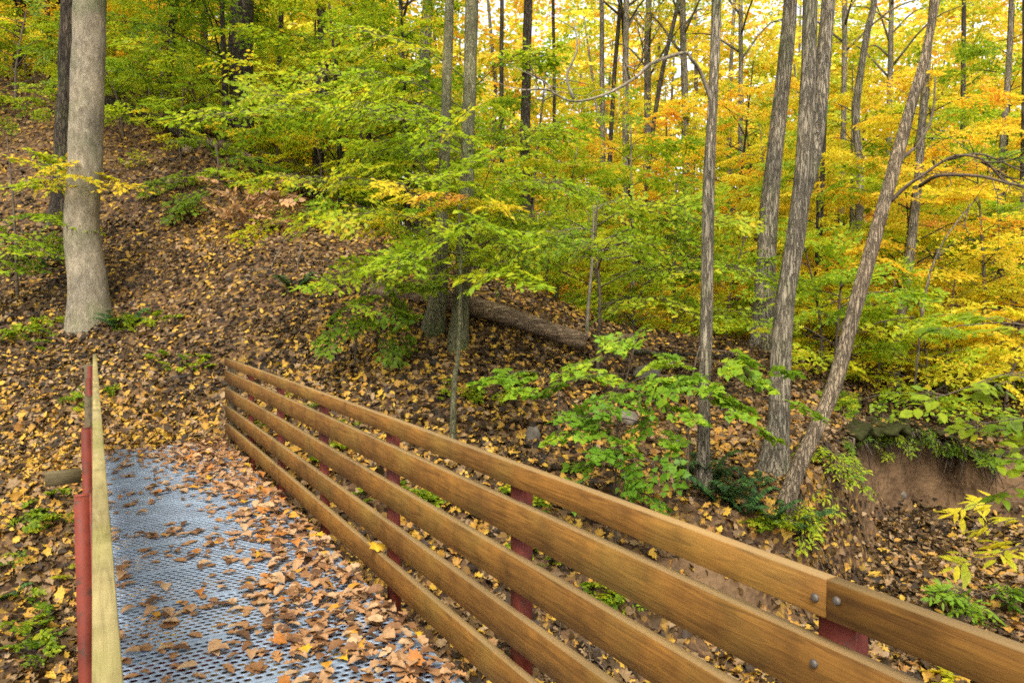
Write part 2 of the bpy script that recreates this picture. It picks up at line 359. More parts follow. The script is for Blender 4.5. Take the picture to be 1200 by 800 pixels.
# ---------------------------------------------------------------- leaves
def half(pts): 
    pts = np.array(pts, float); m = pts[1:-1][::-1].copy(); m[:, 1] *= -1
    return np.vstack([pts, m])
SHAPE = {
    'ovate': half([(0, 0), (.3, .24), (.62, .23), (1, 0)]),
    'diamond': half([(0, 0), (.42, .27), (1, 0)]),
    'long': half([(0, 0), (.25, .13), (.6, .13), (1, 0)]),
    'maple': half([(0, 0), (.10, .16), (.03, .40), (.24, .33), (.37, .52), (.50, .30), (.66, .29), (.72, .16), (1, 0)]),
    'dry': half([(0, 0), (.10, .15), (.27, .29), (.40, .22), (.54, .31), (.70, .19), (.80, .18), (1, 0)]),
    'oak': half([(0, 0), (.14, .06), (.24, .24), (.35, .10), (.49, .31), (.61, .13), (.77, .25), (.85, .10), (1, 0)]),
}
def leaf_mesh(P, D, N, S, RND, shape, fold=.12, curl=.15, rng=NR):
    """one small folded, curled leaf per row -> (V, T, rnd)"""
    sh = SHAPE[shape]; k = len(sh); n = len(P)
    S = np.broadcast_to(S, (n,)).astype(float)
    D = nrm(D); Y = nrm(np.cross(N, D)); N = np.cross(D, Y)
    cu = (curl * (rng.random(n) * 2 - .6))[:, None]; fo = (fold * (.4 + rng.random(n)))[:, None]
    wv = (.85 + .3 * rng.random(n))[:, None]
    tw = (rng.random(n) - .5)[:, None] * curl * 2
    def put(x, y):
        z = fo * np.abs(y) * 1.6 - cu * (x - .35) ** 2 * 1.5 + tw * y * (x - .3) * 2
        return P[:, None] + S[:, None, None] * (x[..., None] * D[:, None] + (y * wv)[..., None] * Y[:, None] + z[..., None] * N[:, None])
    X = np.repeat(sh[None, :, 0], n, 0); Yy = np.repeat(sh[None, :, 1], n, 0)
    V = put(X, Yy)
    if k <= 4:
        T = np.array([[0, 3, 2], [0, 2, 1]])[None] + (np.arange(n) * k)[:, None, None]
        return V.reshape(-1, 3), T.reshape(-1, 3), np.repeat(RND, k)
    if k <= 6:
        q = len(sh); tr = [[0, 5, 1], [1, 5, 4], [1, 4, 2], [2, 4, 3]]
        T = np.array(tr)[None] + (np.arange(n) * k)[:, None, None]
        return V.reshape(-1, 3), T.reshape(-1, 3), np.repeat(RND, k)
    c = put(np.full((n, 1), .38), np.zeros((n, 1)))
    V = np.concatenate([V, c], 1); j = np.arange(k)
    tr = np.stack([np.full(k, k), (j + 1) % k, j], 1)
    T = tr[None] + (np.arange(n) * (k + 1))[:, None, None]
    return V.reshape(-1, 3), T.reshape(-1, 3), np.repeat(RND, k + 1)

def make_spray(seed, twigs=9, per=6):
    """flat twig spray of unit length along +x: leaf places and twig lines"""
    r = np.random.default_rng(seed); P, D, S, L = [], [], [], []
    def sag(x, y): return -.16 * x * x - .13 * abs(y) + .05 * math.sin(x * 5 + seed)
    L.append([(x, .03 * math.sin(4 * x + seed), sag(x, 0)) for x in np.linspace(0, 1, 5)])
    for i in range(twigs):
        t = .12 + .8 * i / twigs + r.normal() * .02; sd = 1 if i % 2 else -1
        ln = (.62 - .42 * t) * (.75 + .5 * r.random()); an = sd * math.radians(48 + 14 * r.normal())
        b = np.array([t, 0]); d = np.array([math.cos(an), math.sin(an)])
        e = b + d * ln
        L.append([(*b, sag(*b)), (*((b + e) / 2), sag(*((b + e) / 2))), (*e, sag(*e))])
        for q in range(per):
            f = (q + .7) / per; p = b + d * ln * f; s2 = 1 if q % 2 else -1
            a2 = an + s2 * math.radians(45 + 12 * r.normal()) if q < per - 1 else an
            P.append((*p, sag(*p) + r.normal() * .012)); D.append((math.cos(a2), math.sin(a2), -.18 + .22 * r.normal())); S.append(.7 + .45 * r.random())
    for q in range(5):
        t = .5 + .5 * q / 4; a2 = (1 if q % 2 else -1) * math.radians(40) if q < 4 else 0
        P.append((t, 0, sag(t, 0))); D.append((math.cos(a2), math.sin(a2), -.15)); S.append(.8 + .4 * r.random())
    return np.array(P), nrm(D), np.array(S), L
SPRAYS = [make_spray(i) for i in range(8)]
SPRAYS_T = [make_spray(70 + i, 3, 2) for i in range(6)]
SPRAYS_S = [make_spray(40 + i, 6, 4) for i in range(6)]

class Fol:
    def __init__(s, shape='ovate', leaf=.09, seed=0, sprays=SPRAYS, tilt=.32, twig=True):
        s.shape, s.leaf, s.sp, s.tilt, s.tw = shape, leaf, sprays, tilt, twig
        s.P, s.D, s.N, s.S, s.R = [], [], [], [], []
        s.wood = MB(); s.r = np.random.default_rng(seed)
    def spray(s, p, d, L, tint=.4, jit=.22, leaf=None, roll=.38):
        r = s.r; P, D, S, Ln = s.sp[r.integers(len(s.sp))]
        d = nrm(d); up = np.array([0, 0, 1.0]) + r.normal(size=3) * roll
        y = nrm(np.cross(up, d)); z = np.cross(d, y); M = np.stack([d, y * (1 if r.random() < .5 else -1), z])
        n = len(P)
        s.P.append(np.asarray(p) + L * P @ M); s.D.append(D @ M)
        s.N.append(z + r.normal(size=(n, 3)) * s.tilt)
        s.S.append(S * (leaf or s.leaf)); s.R.append(np.clip(tint + jit * r.normal(size=n), 0, 1))
        if s.tw:
            for l in Ln:
                q = np.asarray(p) + L * np.array(l) @ M
                s.wood.tube(q, np.linspace(.006, .002, len(q)) * max(.6, L), 3, cap=False)
    def limb(s, pts, r0, r1, n=8, sides=6, sprays=0, L=.6, tint=.4, jit=.22, start=.35, spread=.75, leaf=None):
        C = curve(pts, n)
        s.wood.tube(C, np.linspace(r0, r1, n), sides, .1, int(s.r.integers(99)))
        for i in range(sprays):
            t = start + (1 - start) * (i + .5 * s.r.random()) / max(1, sprays - 1) if sprays > 1 else 1
            t = min(t, 1); x = t * (n - 1); k = min(int(x), n - 2); p = C[k] + (C[k + 1] - C[k]) * (x - k)
            d = nrm(C[k + 1] - C[k]); sd = (1 if i % 2 else -1) * spread * (.6 + .8 * s.r.random()) * (0 if i == sprays - 1 else 1)
            hv = np.array([-d[1], d[0], 0]); d2 = d + hv * sd; d2[2] = d2[2] * .4 - .05
            s.spray(p, d2, L * (.75 + .5 * s.r.random()), tint + .12 * s.r.normal(), jit, leaf)
    def data(s, name):
        if not s.P: return None
        V, T, r = leaf_mesh(np.vstack(s.P), np.vstack(s.D), np.vstack(s.N), np.concatenate(s.S), np.concatenate(s.R), s.shape, rng=s.r)
        return mesh_data(name, V, [T], True, r)

# ---------------------------------------------------------------- the ground
CT = [  # photograph pixel of a bit of ground and its depth
    (120, 522, 9.2), (250, 520, 9.4), (180, 440, 10.6), (180, 370, 12.2), (180, 280, 14.2), (180, 200, 16.6), (150, 128, 19.2),
    (30, 450, 10.6), (30, 370, 12.6), (30, 280, 14.6), (30, 180, 17.5), (20, 95, 20.5), (40, 520, 9.6), (-150, 520, 9.6), (-150, 370, 12.5), (-150, 200, 17),
    (300, 400, 10.9), (300, 330, 12.4), (300, 250, 14.6), (250, 178, 17), (400, 420, 10.3), (400, 350, 11.6), (400, 300, 12.9), (430, 272, 14),
    (350, 470, 9.5), (450, 500, 8.9), (535, 405, 10.3), (531, 515, 8.7), (470, 340, 11.6), (600, 342, 12.0), (690, 398, 11.4), (620, 400, 10.9), (620, 470, 9.4),
    (600, 540, 8.3), (700, 560, 8.1), (760, 425, 11.6), (760, 440, 11.0), (760, 500, 9.3), (850, 425, 11.6), (850, 480, 9.9), (820, 555, 8.4), (910, 540, 8.7),
    (925, 585, 8.0), (960, 470, 10.8), (890, 405, 13.5), (1000, 495, 11.2), (1080, 490, 12.0), (1160, 500, 12.0), (1250, 510, 11.6), (1080, 440, 15.5), (1150, 420, 18), (1000, 420, 16),
]
pts = np.array([at(*c) for c in CT])
cu_, cw_ = uw(pts[:, 0], pts[:, 1]); cz_ = pts[:, 2]
EX = [(-9, 26, 8.0), (-14, 24, 9.2), (-25, 30, 12.0), (-3, 19, 2.6), (-6, 22, 4.6), (0, 16.5, 0.9), (1.5, 20, .6), (4, 18, .6), (9, 22, .9), (16, 22, 1.1),
      (0, 30, 1.6), (10, 35, 1.6), (22, 35, 1.8), (-12, 40, 8.0), (0, 55, 3.6), (25, 60, 3.6), (-30, 60, 10), (45, 40, 3), (60, 90, 8), (0, 100, 9), (-60, 90, 14), (60, 20, 2), (30, 12, .2), (-40, 10, 4),
      (-12, 4, .2), (12, 4, -.2), (0, 0, -.2), (0, -12, .2), (25, -8, .2), (-25, -8, .4)]
cu_ = np.concatenate([cu_, [e[0] for e in EX]]); cw_ = np.concatenate([cw_, [e[1] for e in EX]]); cz_ = np.concatenate([cz_, [e[2] for e in EX]])
def _tps(r2): return np.where(r2 > 1e-9, r2 * np.log(r2 + 1e-12), 0)
_n = len(cu_)
_K = _tps((cu_[:, None] - cu_[None]) ** 2 + (cw_[:, None] - cw_[None]) ** 2) + np.eye(_n) * .25
_A = np.zeros((_n + 3, _n + 3)); _A[:_n, :_n] = _K; _Pm = np.stack([np.ones(_n), cu_, cw_], 1); _A[:_n, _n:] = _Pm; _A[_n:, :_n] = _Pm.T
_W = np.linalg.solve(_A, np.concatenate([cz_, [0, 0, 0]]))
# creek edge: (px, py, depth, width of the bank slope)
BANK = [(-900, 560, 9.0, 2.0), (-150, 560, 9.0, 2.2), (40, 545, 8.9, 2.2), (110, 530, 9.0, 1.6), (260, 530, 8.9, 1.6), (420, 545, 8.2, 2.2), (560, 565, 7.7, 2.2), (700, 580, 7.6, 1.6),
        (820, 588, 7.75, 1.0), (910, 598, 7.75, .55), (950, 590, 8.2, .5), (972, 545, 9.4, .5), (1000, 512, 10.9, .45), (1050, 503, 11.6, .4), (1110, 505, 11.6, .42),
        (1170, 525, 11.0, .6), (1260, 545, 10.4, .9), (1700, 600, 10.0, 1.5), (3000, 600, 10.0, 1.5)]
_b = np.array([at(*b[:3]) for b in BANK]); _bu, _bw = uw(_b[:, 0], _b[:, 1]); _bs = np.array([b[3] for b in BANK])
BED = EYE - 3.2
MUD = (2.1, 7.0)     # grey bare patch of the creek bed, seen between the boards
def ground(u, w, full=False):
    u = np.asarray(u, float); w = np.asarray(w, float); shp = u.shape; u = u.ravel(); w = w.ravel()
    z = np.empty(len(u)); s = np.empty(len(u)); wd = np.empty(len(u))
    for c in range(0, len(u), 20000):
        U, Wd = u[c:c + 20000], w[c:c + 20000]
        z[c:c + 20000] = _tps((U[:, None] - cu_[None]) ** 2 + (Wd[:, None] - cw_[None]) ** 2) @ _W[:_n] + _W[_n] + _W[_n + 1] * U + _W[_n + 2] * Wd
        ax, ay, bx, by = _bu[:-1], _bw[:-1], _bu[1:], _bw[1:]
        t = ((U[:, None] - ax) * (bx - ax) + (Wd[:, None] - ay) * (by - ay)) / ((bx - ax) ** 2 + (by - ay) ** 2)
        t = np.clip(t, 0, 1); dx = U[:, None] - (ax + t * (bx - ax)); dy = Wd[:, None] - (ay + t * (by - ay))
        d2 = dx * dx + dy * dy; k = d2.argmin(1); ii = np.arange(len(U))
        cr = (bx - ax)[k] * (Wd - ay[k]) - (by - ay)[k] * (U - ax[k])
        s[c:c + 20000] = np.sqrt(d2[ii, k]) * np.where(cr > 0, -1, 1)
        wd[c:c + 20000] = _bs[k] + t[ii, k] * (_bs[k + 1] - _bs[k])
    sn = s + .22 * fbm(u * 1.1, w * 1.1, 3) + .10 * vnoise(u * 4, w * 4, 8) + .07 * vnoise(u * 9, w * 9, 9)
    T = np.clip(sn / wd, 0, 1); T = T * T * (3 - 2 * T)
    near = np.clip((w - 1.5) / 2.5, 0, 1); T = T * near
    base = z + .16 * fbm(u * .55, w * .55, 21) + .05 * fbm(u * 2.1, w * 2.1, 31)
    bed = BED + .10 * fbm(u * .8, w * .8, 41) + .03 * vnoise(u * 4, w * 4, 44)
    cut = np.clip((u - 3.6) / .8, 0, 1) * np.clip((w - 8) / 1.5, 0, 1)
    bed = bed + cut * .20 * np.exp(-np.maximum(s - .2, 0) / 1.1)
    out = base * (1 - T) + np.minimum(bed, base) * T
    # dirt: bare, steep cut bank
    steep = np.exp(-((sn / wd - .5) / .5) ** 2) * np.clip((1.25 - wd) / .6, 0, 1) * near * np.clip((u - 4.1) / .7, 0, 1)
    mp_ = MUD; steep = np.maximum(steep, .75 * np.exp(-((u - mp_[0]) / .9) ** 2 - ((w - mp_[1]) / .45) ** 2))
    if full: return out.reshape(shp), steep.reshape(shp), s.reshape(shp)
    return out.reshape(shp)
def gz(x, y):
    u, w = uw(np.asarray(x, float), np.asarray(y, float)); return ground(u, w)
def hit(px, py, w0=4.0, w1=60):
    """where the sight line through a pixel meets the ground"""
    w = np.arange(w0, w1, .04); P = CAM[None] + w[:, None] * (CF + (px - 600) / FPX * RV - (py - 400) / FPX * CU)[None]
    b = P[:, 2] < gz(P[:, 0], P[:, 1]); i = int(np.argmax(b)) if b.any() else len(w) - 1
    return P[i], float(w[i])

def axis(breaks):
    out = []
    for a, b, st in breaks: out.append(np.arange(a, b, st))
    return np.concatenate(out)
gu = axis([(-120, -30, 6), (-30, -12, 1.2), (-12, 3.5, .16), (3.5, 8.5, .09), (8.5, 12, .16), (12, 30, 1.0), (30, 121, 6)])
gw = axis([(-30, 0, 3), (0, 4.4, .6), (4.4, 13, .1), (13, 24, .22), (24, 45, 1.0), (45, 200, 6)])
GU, GW = np.meshgrid(gu, gw)
GZ, GD, GS = ground(GU, GW, True)
GX, GY = xy(GU, GW)
nu, nw = len(gu), len(gw)
ii, jj = np.meshgrid(np.arange(nw - 1), np.arange(nu - 1), indexing='ij'); a0 = ii * nu + jj
Q = np.stack([a0, a0 + 1, a0 + nu + 1, a0 + nu], -1).reshape(-1, 4)
me = mesh_data('ground', np.stack([GX, GY, GZ], -1).reshape(-1, 3), [Q], True)
at_ = me.attributes.new('dirt', 'FLOAT', 'POINT'); at_.data.foreach_set('value', GD.ravel().astype(np.float32))
g_o = obj('ground', me, GROUND); g_o['kind'] = 'structure'

# ---------------------------------------------------------------- the footbridge
LX0, LX1, RX0, RX1 = -.012, .027, 1.44, 1.478
Y0, Y1 = -3.0, 9.85
POSTY = [1.055 + 1.47 * k for k in range(-2, 6)]
TOPS_R = [EYE - d for d in (.615, .770, .992, 1.222, 1.445)]
HGT = [.092, .14, .14, .14, .14]
br = thing('footbridge', 'footbridge with brown board railings, red posts and blue-grey metal grating deck', 'footbridge', (0.7, 3.4, 0))
def bpart(name, me, mat, parent=None):
    o = obj(name, me, mat, parent or br)
    if parent is None: o.location = (-.7, -3.4, 0)
    return o
# deck panels
PW = .60; PX, PY = .0505, .042; DX0, DX1 = .03, 1.435
def panel_mesh():
    mb = MB(); ncol = int((DX1 - DX0 - .02) / PX); rows = int((PW - .05) / PY); t = .004
    x0 = .5 * (DX1 - DX0 - ncol * PX); y0 = .5 * (PW - rows * PY)
    hx, hy = .0200, .0150
    hexp = [(-hx, 0), (-hx * .55, -hy), (hx * .55, -hy), (hx, 0), (hx * .55, hy), (-hx * .55, hy)]
    for j in range(rows):
        sh = PX / 2 if j % 2 else 0; nc = ncol - (1 if j % 2 else 0)
        ya, yb = y0 + j * PY, y0 + (j + 1) * PY; yc = (ya + yb) / 2
        if sh:
            for xa, xb in ((x0, x0 + sh), (x0 + ncol * PX - sh, x0 + ncol * PX)): mb.add([(xa, ya, 0), (xb, ya, 0), (xb, yb, 0), (xa, yb, 0)], [(0, 1, 2, 3)])
        for i in range(nc):
            xa = x0 + sh + i * PX; xb = xa + PX; xc = (xa + xb) / 2
            V = [(xa, yc, 0), (xa, ya, 0), (xb, ya, 0), (xb, yc, 0), (xb, yb, 0), (xa, yb, 0)]
            # the rim of each hole is pressed slightly up
            V += [(xc + a, yc + b, 0) for a, b in hexp] + [(xc + a, yc + b, -t) for a, b in hexp]
            T = []; Q_ = []
            for k in range(6):
                k2 = (k + 1) % 6; Q_.append((k, k2, k2 + 6, k + 6)); Q_.append((k + 6, k2 + 6, k2 + 12, k + 12))
            mb.add(V, Q_)
    W_ = DX1 - DX0
    for xa, xb, ya, yb in ((0, W_, .004, y0), (0, W_, y0 + rows * PY, PW - .004), (0, x0, y0, y0 + rows * PY), (x0 + ncol * PX, W_, y0, y0 + rows * PY)):
        mb.add([(xa, ya, 0), (xb, ya, 0), (xb, yb, 0), (xa, yb, 0)], [(0, 1, 2, 3)])
    for y in (.004, PW - .004): mb.add([(0, y, 0), (W_, y, 0), (W_, y, -.05), (0, y, -.05)], [(0, 1, 2, 3)])
    return mb.data('grating_panel')
pm = panel_mesh()
for k in range(int((Y1 + .15 - Y0) / PW) + 1):
    o = bpart('grating_panel', pm, GALV); o.location = (-.7 + DX0, -3.4 + Y1 + .15 - (k + 1) * PW, R.uniform(-.0015, .0015) - .002)
# girders and cross beams under the deck
for x in (.02, 1.36):
    mb = MB(); mb.box((x, Y0, -.36), (x + .08, Y1, -.34)); mb.box((x + .034, Y0, -.34), (x + .046, Y1, -.07)); mb.box((x, Y0, -.07), (x + .08, Y1, -.055))
    bpart('girder', mb.data('girder'), RED)
for y in POSTY:
    mb = MB(); mb.box((.101, y - .03, -.16), (1.359, y + .03, -.075)); bpart('cross_beam', mb.data('cross_beam'), RED)
# posts: a folded channel, open to the outside
def post(x0, x1, y, z0, z1, mat, name='post'):
    mb = MB(); hw, t = .048, .008
    s = 1 if x1 > x0 else -1
    a, b = x0, x1
    mb.box((min(a, a + s * t), y - hw, z0), (max(a, a + s * t), y + hw, z1))
    for yy in (y - hw, y + hw - t): mb.box((min(a + s * t, b), yy, z0), (max(a + s * t, b), yy + t, z1))
    mb.box((min(a + s * t, b), y - hw + t, z1 - .012), (max(a + s * t, b), y + hw - t, z1 - .004))
    return bpart(name, mb.data(name), mat)
for k, y in enumerate(POSTY):
    post(RX1 + .001, RX1 + .049, y, -.40, TOPS_R[0] - .05, RED)
    dark = abs(y - 5.465) < .1
    post(LX0 - .001, LX0 - .049, y, -.40, EYE - .565, WOOD_DARK if dark else RED)
for x0, x1 in ((RX1 + .001, RX1 + .09), (LX0 - .09, LX0 - .001)):
    mb = MB(); mb.box((x0, Y1 - .10, -.5), (x1, Y1 - .012, TOPS_R[0] - .02), .006); bpart('end_post', mb.data('end_post'), WOOD_DARK)
# boards
def bolt_mesh():
    mb = MB(); n = 10; V = []; Q_ = []
    for r_, h in ((.0102, 0), (.0102, .0025), (.0085, .006), (.005, .008)):
        V += [(-h, r_ * math.cos(2 * math.pi * i / n), r_ * math.sin(2 * math.pi * i / n)) for i in range(n)]
    V.append((-.009, 0, 0))
    for k in range(3): Q_ += [(k * n + i, (k + 1) * n + i, (k + 1) * n + (i + 1) % n, k * n + (i + 1) % n) for i in range(n)]
    mb.add(V, Q_, [(3 * n + i, 4 * n, 3 * n + (i + 1) % n) for i in range(n)])
    return mb.data('bolt', True)
bm_ = bolt_mesh()
JOINT = [[1.055], [], [-.415], [], []]
for side in (0, 1):
    x0, x1 = (RX0, RX1) if side else (LX0, LX1)
    dz = 0 if side else .615 - .52
    for row in range(5):
        z1 = TOPS_R[row] + dz; z0 = z1 - HGT[row] - R.uniform(-.002, .002)
        cuts = [Y0] + (JOINT[row] if side else ([] if row == 0 else [2.525, 6.935])) + [Y1]
        for a, b in zip(cuts[:-1], cuts[1:]):
            mb = MB(); ln = b - a; g = .0015
            ns = 10; ys = np.linspace(a + g, b - g, ns); bow = R.uniform(-.004, .004); bz = R.uniform(-.005, .005)
            # board with softly rounded arrises, a little bow
            bev = .0025; sec = [(x0 + bev, z0), (x1 - bev, z0), (x1, z0 + bev), (x1, z1 - bev), (x1 - bev, z1), (x0 + bev, z1), (x0, z1 - bev), (x0, z0 + bev)]
            V = []
            for y in ys:
                f = 4 * ((y - a) / ln) * (1 - (y - a) / ln)
                V += [(x + bow * f * .5, y - (a + b) / 2, z + bz * f - z0) for x, z in sec]
            Q_ = [(k * 8 + i, k * 8 + 8 + i, k * 8 + 8 + (i + 1) % 8, k * 8 + (i + 1) % 8) for k in range(ns - 1) for i in range(8)]
            o8 = (ns - 1) * 8
            for q in ((0, 1, 2, 3), (0, 3, 4, 7), (4, 5, 6, 7)): Q_.append(q); Q_.append(tuple(o8 + c for c in q[::-1]))
            mb.add(V, Q_)
            bo = bpart('rail_board', mb.data('rail_board'), WOOD if side else WOOD_PALE)
            bo.location = (-.7, (a + b) / 2 - 3.4, z0)
            if side:
                for y in POSTY:
                    for yy in ((y - .028, y + .028)):
                        if a + .01 < yy < b - .01 and (abs(y - a) < .1 or abs(y - b) < .1 or (yy > y and y < 1.2)):
                            q = obj('bolt', bm_, BOLT, bo); q.location = (x0 - .0005, yy - (a + b) / 2, (z1 - z0) * (.5 + R.uniform(-.14, .14)))
# timber of the abutment at the far end, left
mb = MB(); mb.box((-.055, -.33, -.07), (.055, 0, .07), .008)
tb = obj('abutment_timber', mb.data('abutment_timber'), WOOD_OLD); 
tp = at(92, 545, 8.05)
tb.location = (-.15, Y1 - .75, tp[2] - .07); tb.rotation_euler = (0, 0, math.radians(-90 + 2))
tag(tb, 'weathered timber beam jutting sideways from the bridge behind the left red posts', 'timber')

# ---------------------------------------------------------------- crowns shared by the tall trees
def crown_variant(seed, rad=3.2, ht=5.5, limbs=11, shape='diamond', leaf=.12):
    f = Fol(shape, leaf, seed, SPRAYS, .45, twig=False); r = random.Random(seed)
    for i in range(limbs):
        z = ht * (i / limbs) ** 1.1; a = i * 2.4 + r.uniform(-.4, .4); q = rad * (1 - .55 * z / ht) * r.uniform(.7, 1.1)
        e = np.array([math.cos(a) * q, math.sin(a) * q, z + q * r.uniform(.25, .6)])
        f.limb([(0, 0, z - .5), e * [.5, .5, 1] + [0, 0, -.25], e], .05, .012, 7, 5, 5, 1.5, .45, .2, .4)
    return f.wood.data('branches', True), f.data('crown')
CROWN = [crown_variant(100 + i) for i in range(4)]

def add_trunk(name, P, rad, bark, parent, base, sides=20, bump=.13, seed=1, flare=(.55, .28, 5, 1.0), part='trunk'):
    L = np.concatenate([[0], np.cumsum(np.linalg.norm(np.diff(P, axis=0), axis=1))])
    n = max(12, int(L[-1] / .16)); t = np.linspace(0, L[-1], n)
    C = curve(P, 240); LC = np.concatenate([[0], np.cumsum(np.linalg.norm(np.diff(C, axis=0), axis=1))])
    C = np.stack([np.interp(t, LC * L[-1] / LC[-1], C[:, k]) for k in range(3)], 1)
    rr = np.interp(t, L, rad)
    wob = np.stack([fbm(t * .5, t * 0 + seed * 3.1, seed), fbm(t * .5, t * 0 + seed * 7.7, seed + 2), t * 0], 1) * rr[:, None] * .35
    mb = MB(); mb.tube(C + wob - base, rr, sides, bump, seed, True, flare)
    return obj(part, mb.data(part, True), bark, parent), C

def tall_tree(name, label, px, bark, crown=None, top=15.0, sides=20, w=None, group=None, bump=.13, crown_mat=None, flare=(.8, .30, 5, 1.0), seed=None, slim=.76, crown_scale=1.0):
    """px: list of (x, y, width in pixels), base first, as in the photograph"""
    seed = seed if seed is not None else R.randrange(900)
    b, wb = hit(px[0][0], px[0][1]) if w is None else (at(px[0][0], px[0][1], w), w)
    if w is not None: b[2] = gz(b[0], b[1]); 
    P = [at(x, y, wb) for x, y, _ in px]; rad = [q / FPX * wb / 2 * slim for _, _, q in px]
    P[0] = np.array([b[0], b[1], min(b[2], P[0][2])])
    d = nrm(P[-1] - P[-2]); d = nrm(d * [.6, .6, 1])
    if P[-1][2] < top:
        k = (top - P[-1][2]) / max(d[2], .3); P.append(P[-1] + d * k * .5); rad.append(rad[-1] * .75); P.append(P[-2] + d * k); rad.append(rad[-2] * .35)
    P.insert(0, P[0] - [0, 0, .35]); rad.insert(0, rad[0])
    t = thing(name, label, 'tree', b, group)
    o, C = add_trunk(name, np.array(P), rad, bark, t, b, sides, bump, seed, flare)
    if crown is not None:
        wd, lv = CROWN[crown % 4]; loc = C[-1] - b - [0, 0, 4.2]
        for nm, m_, mt in (('branches', wd, bark), ('crown', lv, crown_mat or YELLOW)):
            q = obj(nm, m_, mt, t, loc); q.scale = (crown_scale,) * 3; q.rotation_euler = (0, 0, R.uniform(0, 6.28))  # crown_scale enlarges the unseen crowns over the left slope to shade it
    return t, C, b, wb

# ---------------------------------------------------------------- named trunks, read from the photograph
tall_tree('pale_tree', 'thick smooth pale grey trunk rising left of the bridge end', [(104, 374, 54), (104, 355, 49), (102, 300, 45), (101, 240, 41), (104, 120, 40), (107, 0, 40)], BARK_PALE, 0, 15, 28, bump=.07, slim=.89, crown_scale=1.9, crown_mat=GOLD, flare=(.2, .22, 4, .5))
tall_tree('dark_tree', 'dark rough trunk close behind the thick pale trunk', [(70, 258, 30), (73, 200, 27), (77, 90, 25), (80, 0, 24)], BARK_DARK, 1, 16, crown_mat=LIME, crown_scale=1.9)
tall_tree('dark_tree', 'thick dark trunk standing on top of the leafy slope', [(277, 205, 40), (280, 110, 36), (286, 0, 33)], BARK_DARK, 2, 17, w=18.0, crown_mat=GOLD, crown_scale=1.8)
tall_tree('dark_tree', 'slender dark wavy trunk right of the thick dark trunk on the slope', [(372, 200, 18), (374, 130, 17), (379, 60, 16), (376, 0, 14)], BARK_DARK, 3, 15, w=17.5, crown_mat=YELLOW, crown_scale=1.6)
tall_tree('slim_tree', 'thin dark trunk seen between the pale trunk and the thick dark one', [(203, 150, 14), (200, 60, 12), (206, 0, 11)], BARK_DARK, 0, 15, w=20.5)
tall_tree('slim_tree', 'thin trunk at the top left corner of the woods', [(20, 95, 13), (21, 40, 11), (22, 0, 10)], BARK_DARK, 1, 15, w=22.5)
tA, CA, bA, wA = tall_tree('twin_tree', 'green-grey trunk, right one of the pair beside the fallen log', [(535, 408, 34), (538, 370, 27), (543, 290, 24), (548, 180, 21), (553, 0, 19)], BARK_GREEN, 1, 14, 22, crown_mat=YELLOW, flare=(.2, .2, 5, 2))
tall_tree('twin_tree', 'grey mossy trunk, left one of the pair beside the fallen log', [(507, 388, 31), (514, 340, 25), (519, 250, 19), (524, 100, 15), (527, 0, 13)], BARK_GREEN, 2, 13, 20, crown_mat=LIME)
tall_tree('mid_tree', 'straight grey trunk behind the left one of the log pair', [(493, 240, 20), (497, 120, 18), (502, 0, 17)], BARK_GREY, 3, 16, w=17, crown_mat=YELLOW)
tall_tree('mid_tree', 'dark trunk behind the tip of the long pale bare limb', [(616, 205, 17), (616, 130, 15), (620, 0, 13)], BARK_DARK, 0, 16, w=21, crown_mat=GOLD)
t10, C10, b10, w10 = tall_tree('grey_tree', 'slim grey trunk carrying the long pale bare limb', [(822, 568, 28), (823, 530, 22), (828, 400, 21), (829, 300, 20), (831, 200, 19), (836, 100, 17), (840, 0, 15)], BARK_GREY, 1, 13, 20, bump=.24, slim=.70, crown_mat=YELLOW)
tall_tree('brown_tree', 'straight furrowed brown trunk behind the tall paired trunk', [(893, 408, 38), (896, 350, 31), (906, 200, 25), (927, 0, 20)], BARK_GREY, 2, 17, 22, bump=.12, crown_mat=YELLOW)
t12, C12, b12, w12 = tall_tree('grey_tree', 'tall rough grey trunk, forked, behind the leaning trunk', [(905, 552, 40), (911, 500, 32), (917, 420, 30), (929, 300, 27), (940, 200, 25), (945, 100, 23), (949, 0, 21)], BARK_GREY, 3, 15, 24, bump=.22, crown_mat=GOLD)
mb = MB(); Pf = [at(934, 270, w12 + .02), at(945, 215, w12 + .06), at(953, 180, w12 + .1), at(961, 120, w12 + .2), at(971, 0, w12 + .3), at(985, -160, w12 + .4)]
C = curve(Pf, 40); mb.tube(C - b12, np.concatenate([np.linspace(.05, .095, 10), np.linspace(.095, .08, 30)]), 16, .16, 77); obj('fork', mb.data('fork', True), BARK_GREY, t12)
t13, C13, b13, w13 = tall_tree('leaning_tree', 'tan trunk leaning right over the creek bank', [(921, 597, 30), (932, 555, 25), (975, 455, 25), (1006, 345, 23), (1042, 215, 21), (1066, 130, 17), (1090, 40, 13)], BARK_TAN, None, 9.0, 20, bump=.24, slim=.68)
tall_tree('slim_tree', 'slim grey trunk right of the leaning trunk', [(1046, 455, 15), (1055, 380, 13), (1066, 300, 13), (1075, 220, 12), (1087, 60, 11), (1093, 0, 9)], BARK_GREY, 0, 14, 14, w=13.5, crown_mat=YELLOW)
tall_tree('slim_tree', 'wavy slim trunk seen left of the leaning trunk', [(1000, 400, 13), (1004, 300, 12), (1008, 200, 11), (1003, 130, 11), (1016, 40, 10), (1025, 0, 9)], BARK_GREY, 1, 15, 14, w=17, crown_mat=GOLD)
tall_tree('slim_tree', 'very thin dark trunk just right of the forked grey trunk', [(958, 400, 8), (961, 280, 7), (966, 150, 7), (975, 0, 6)], BARK_DARK, None, 12, 10, w=18)
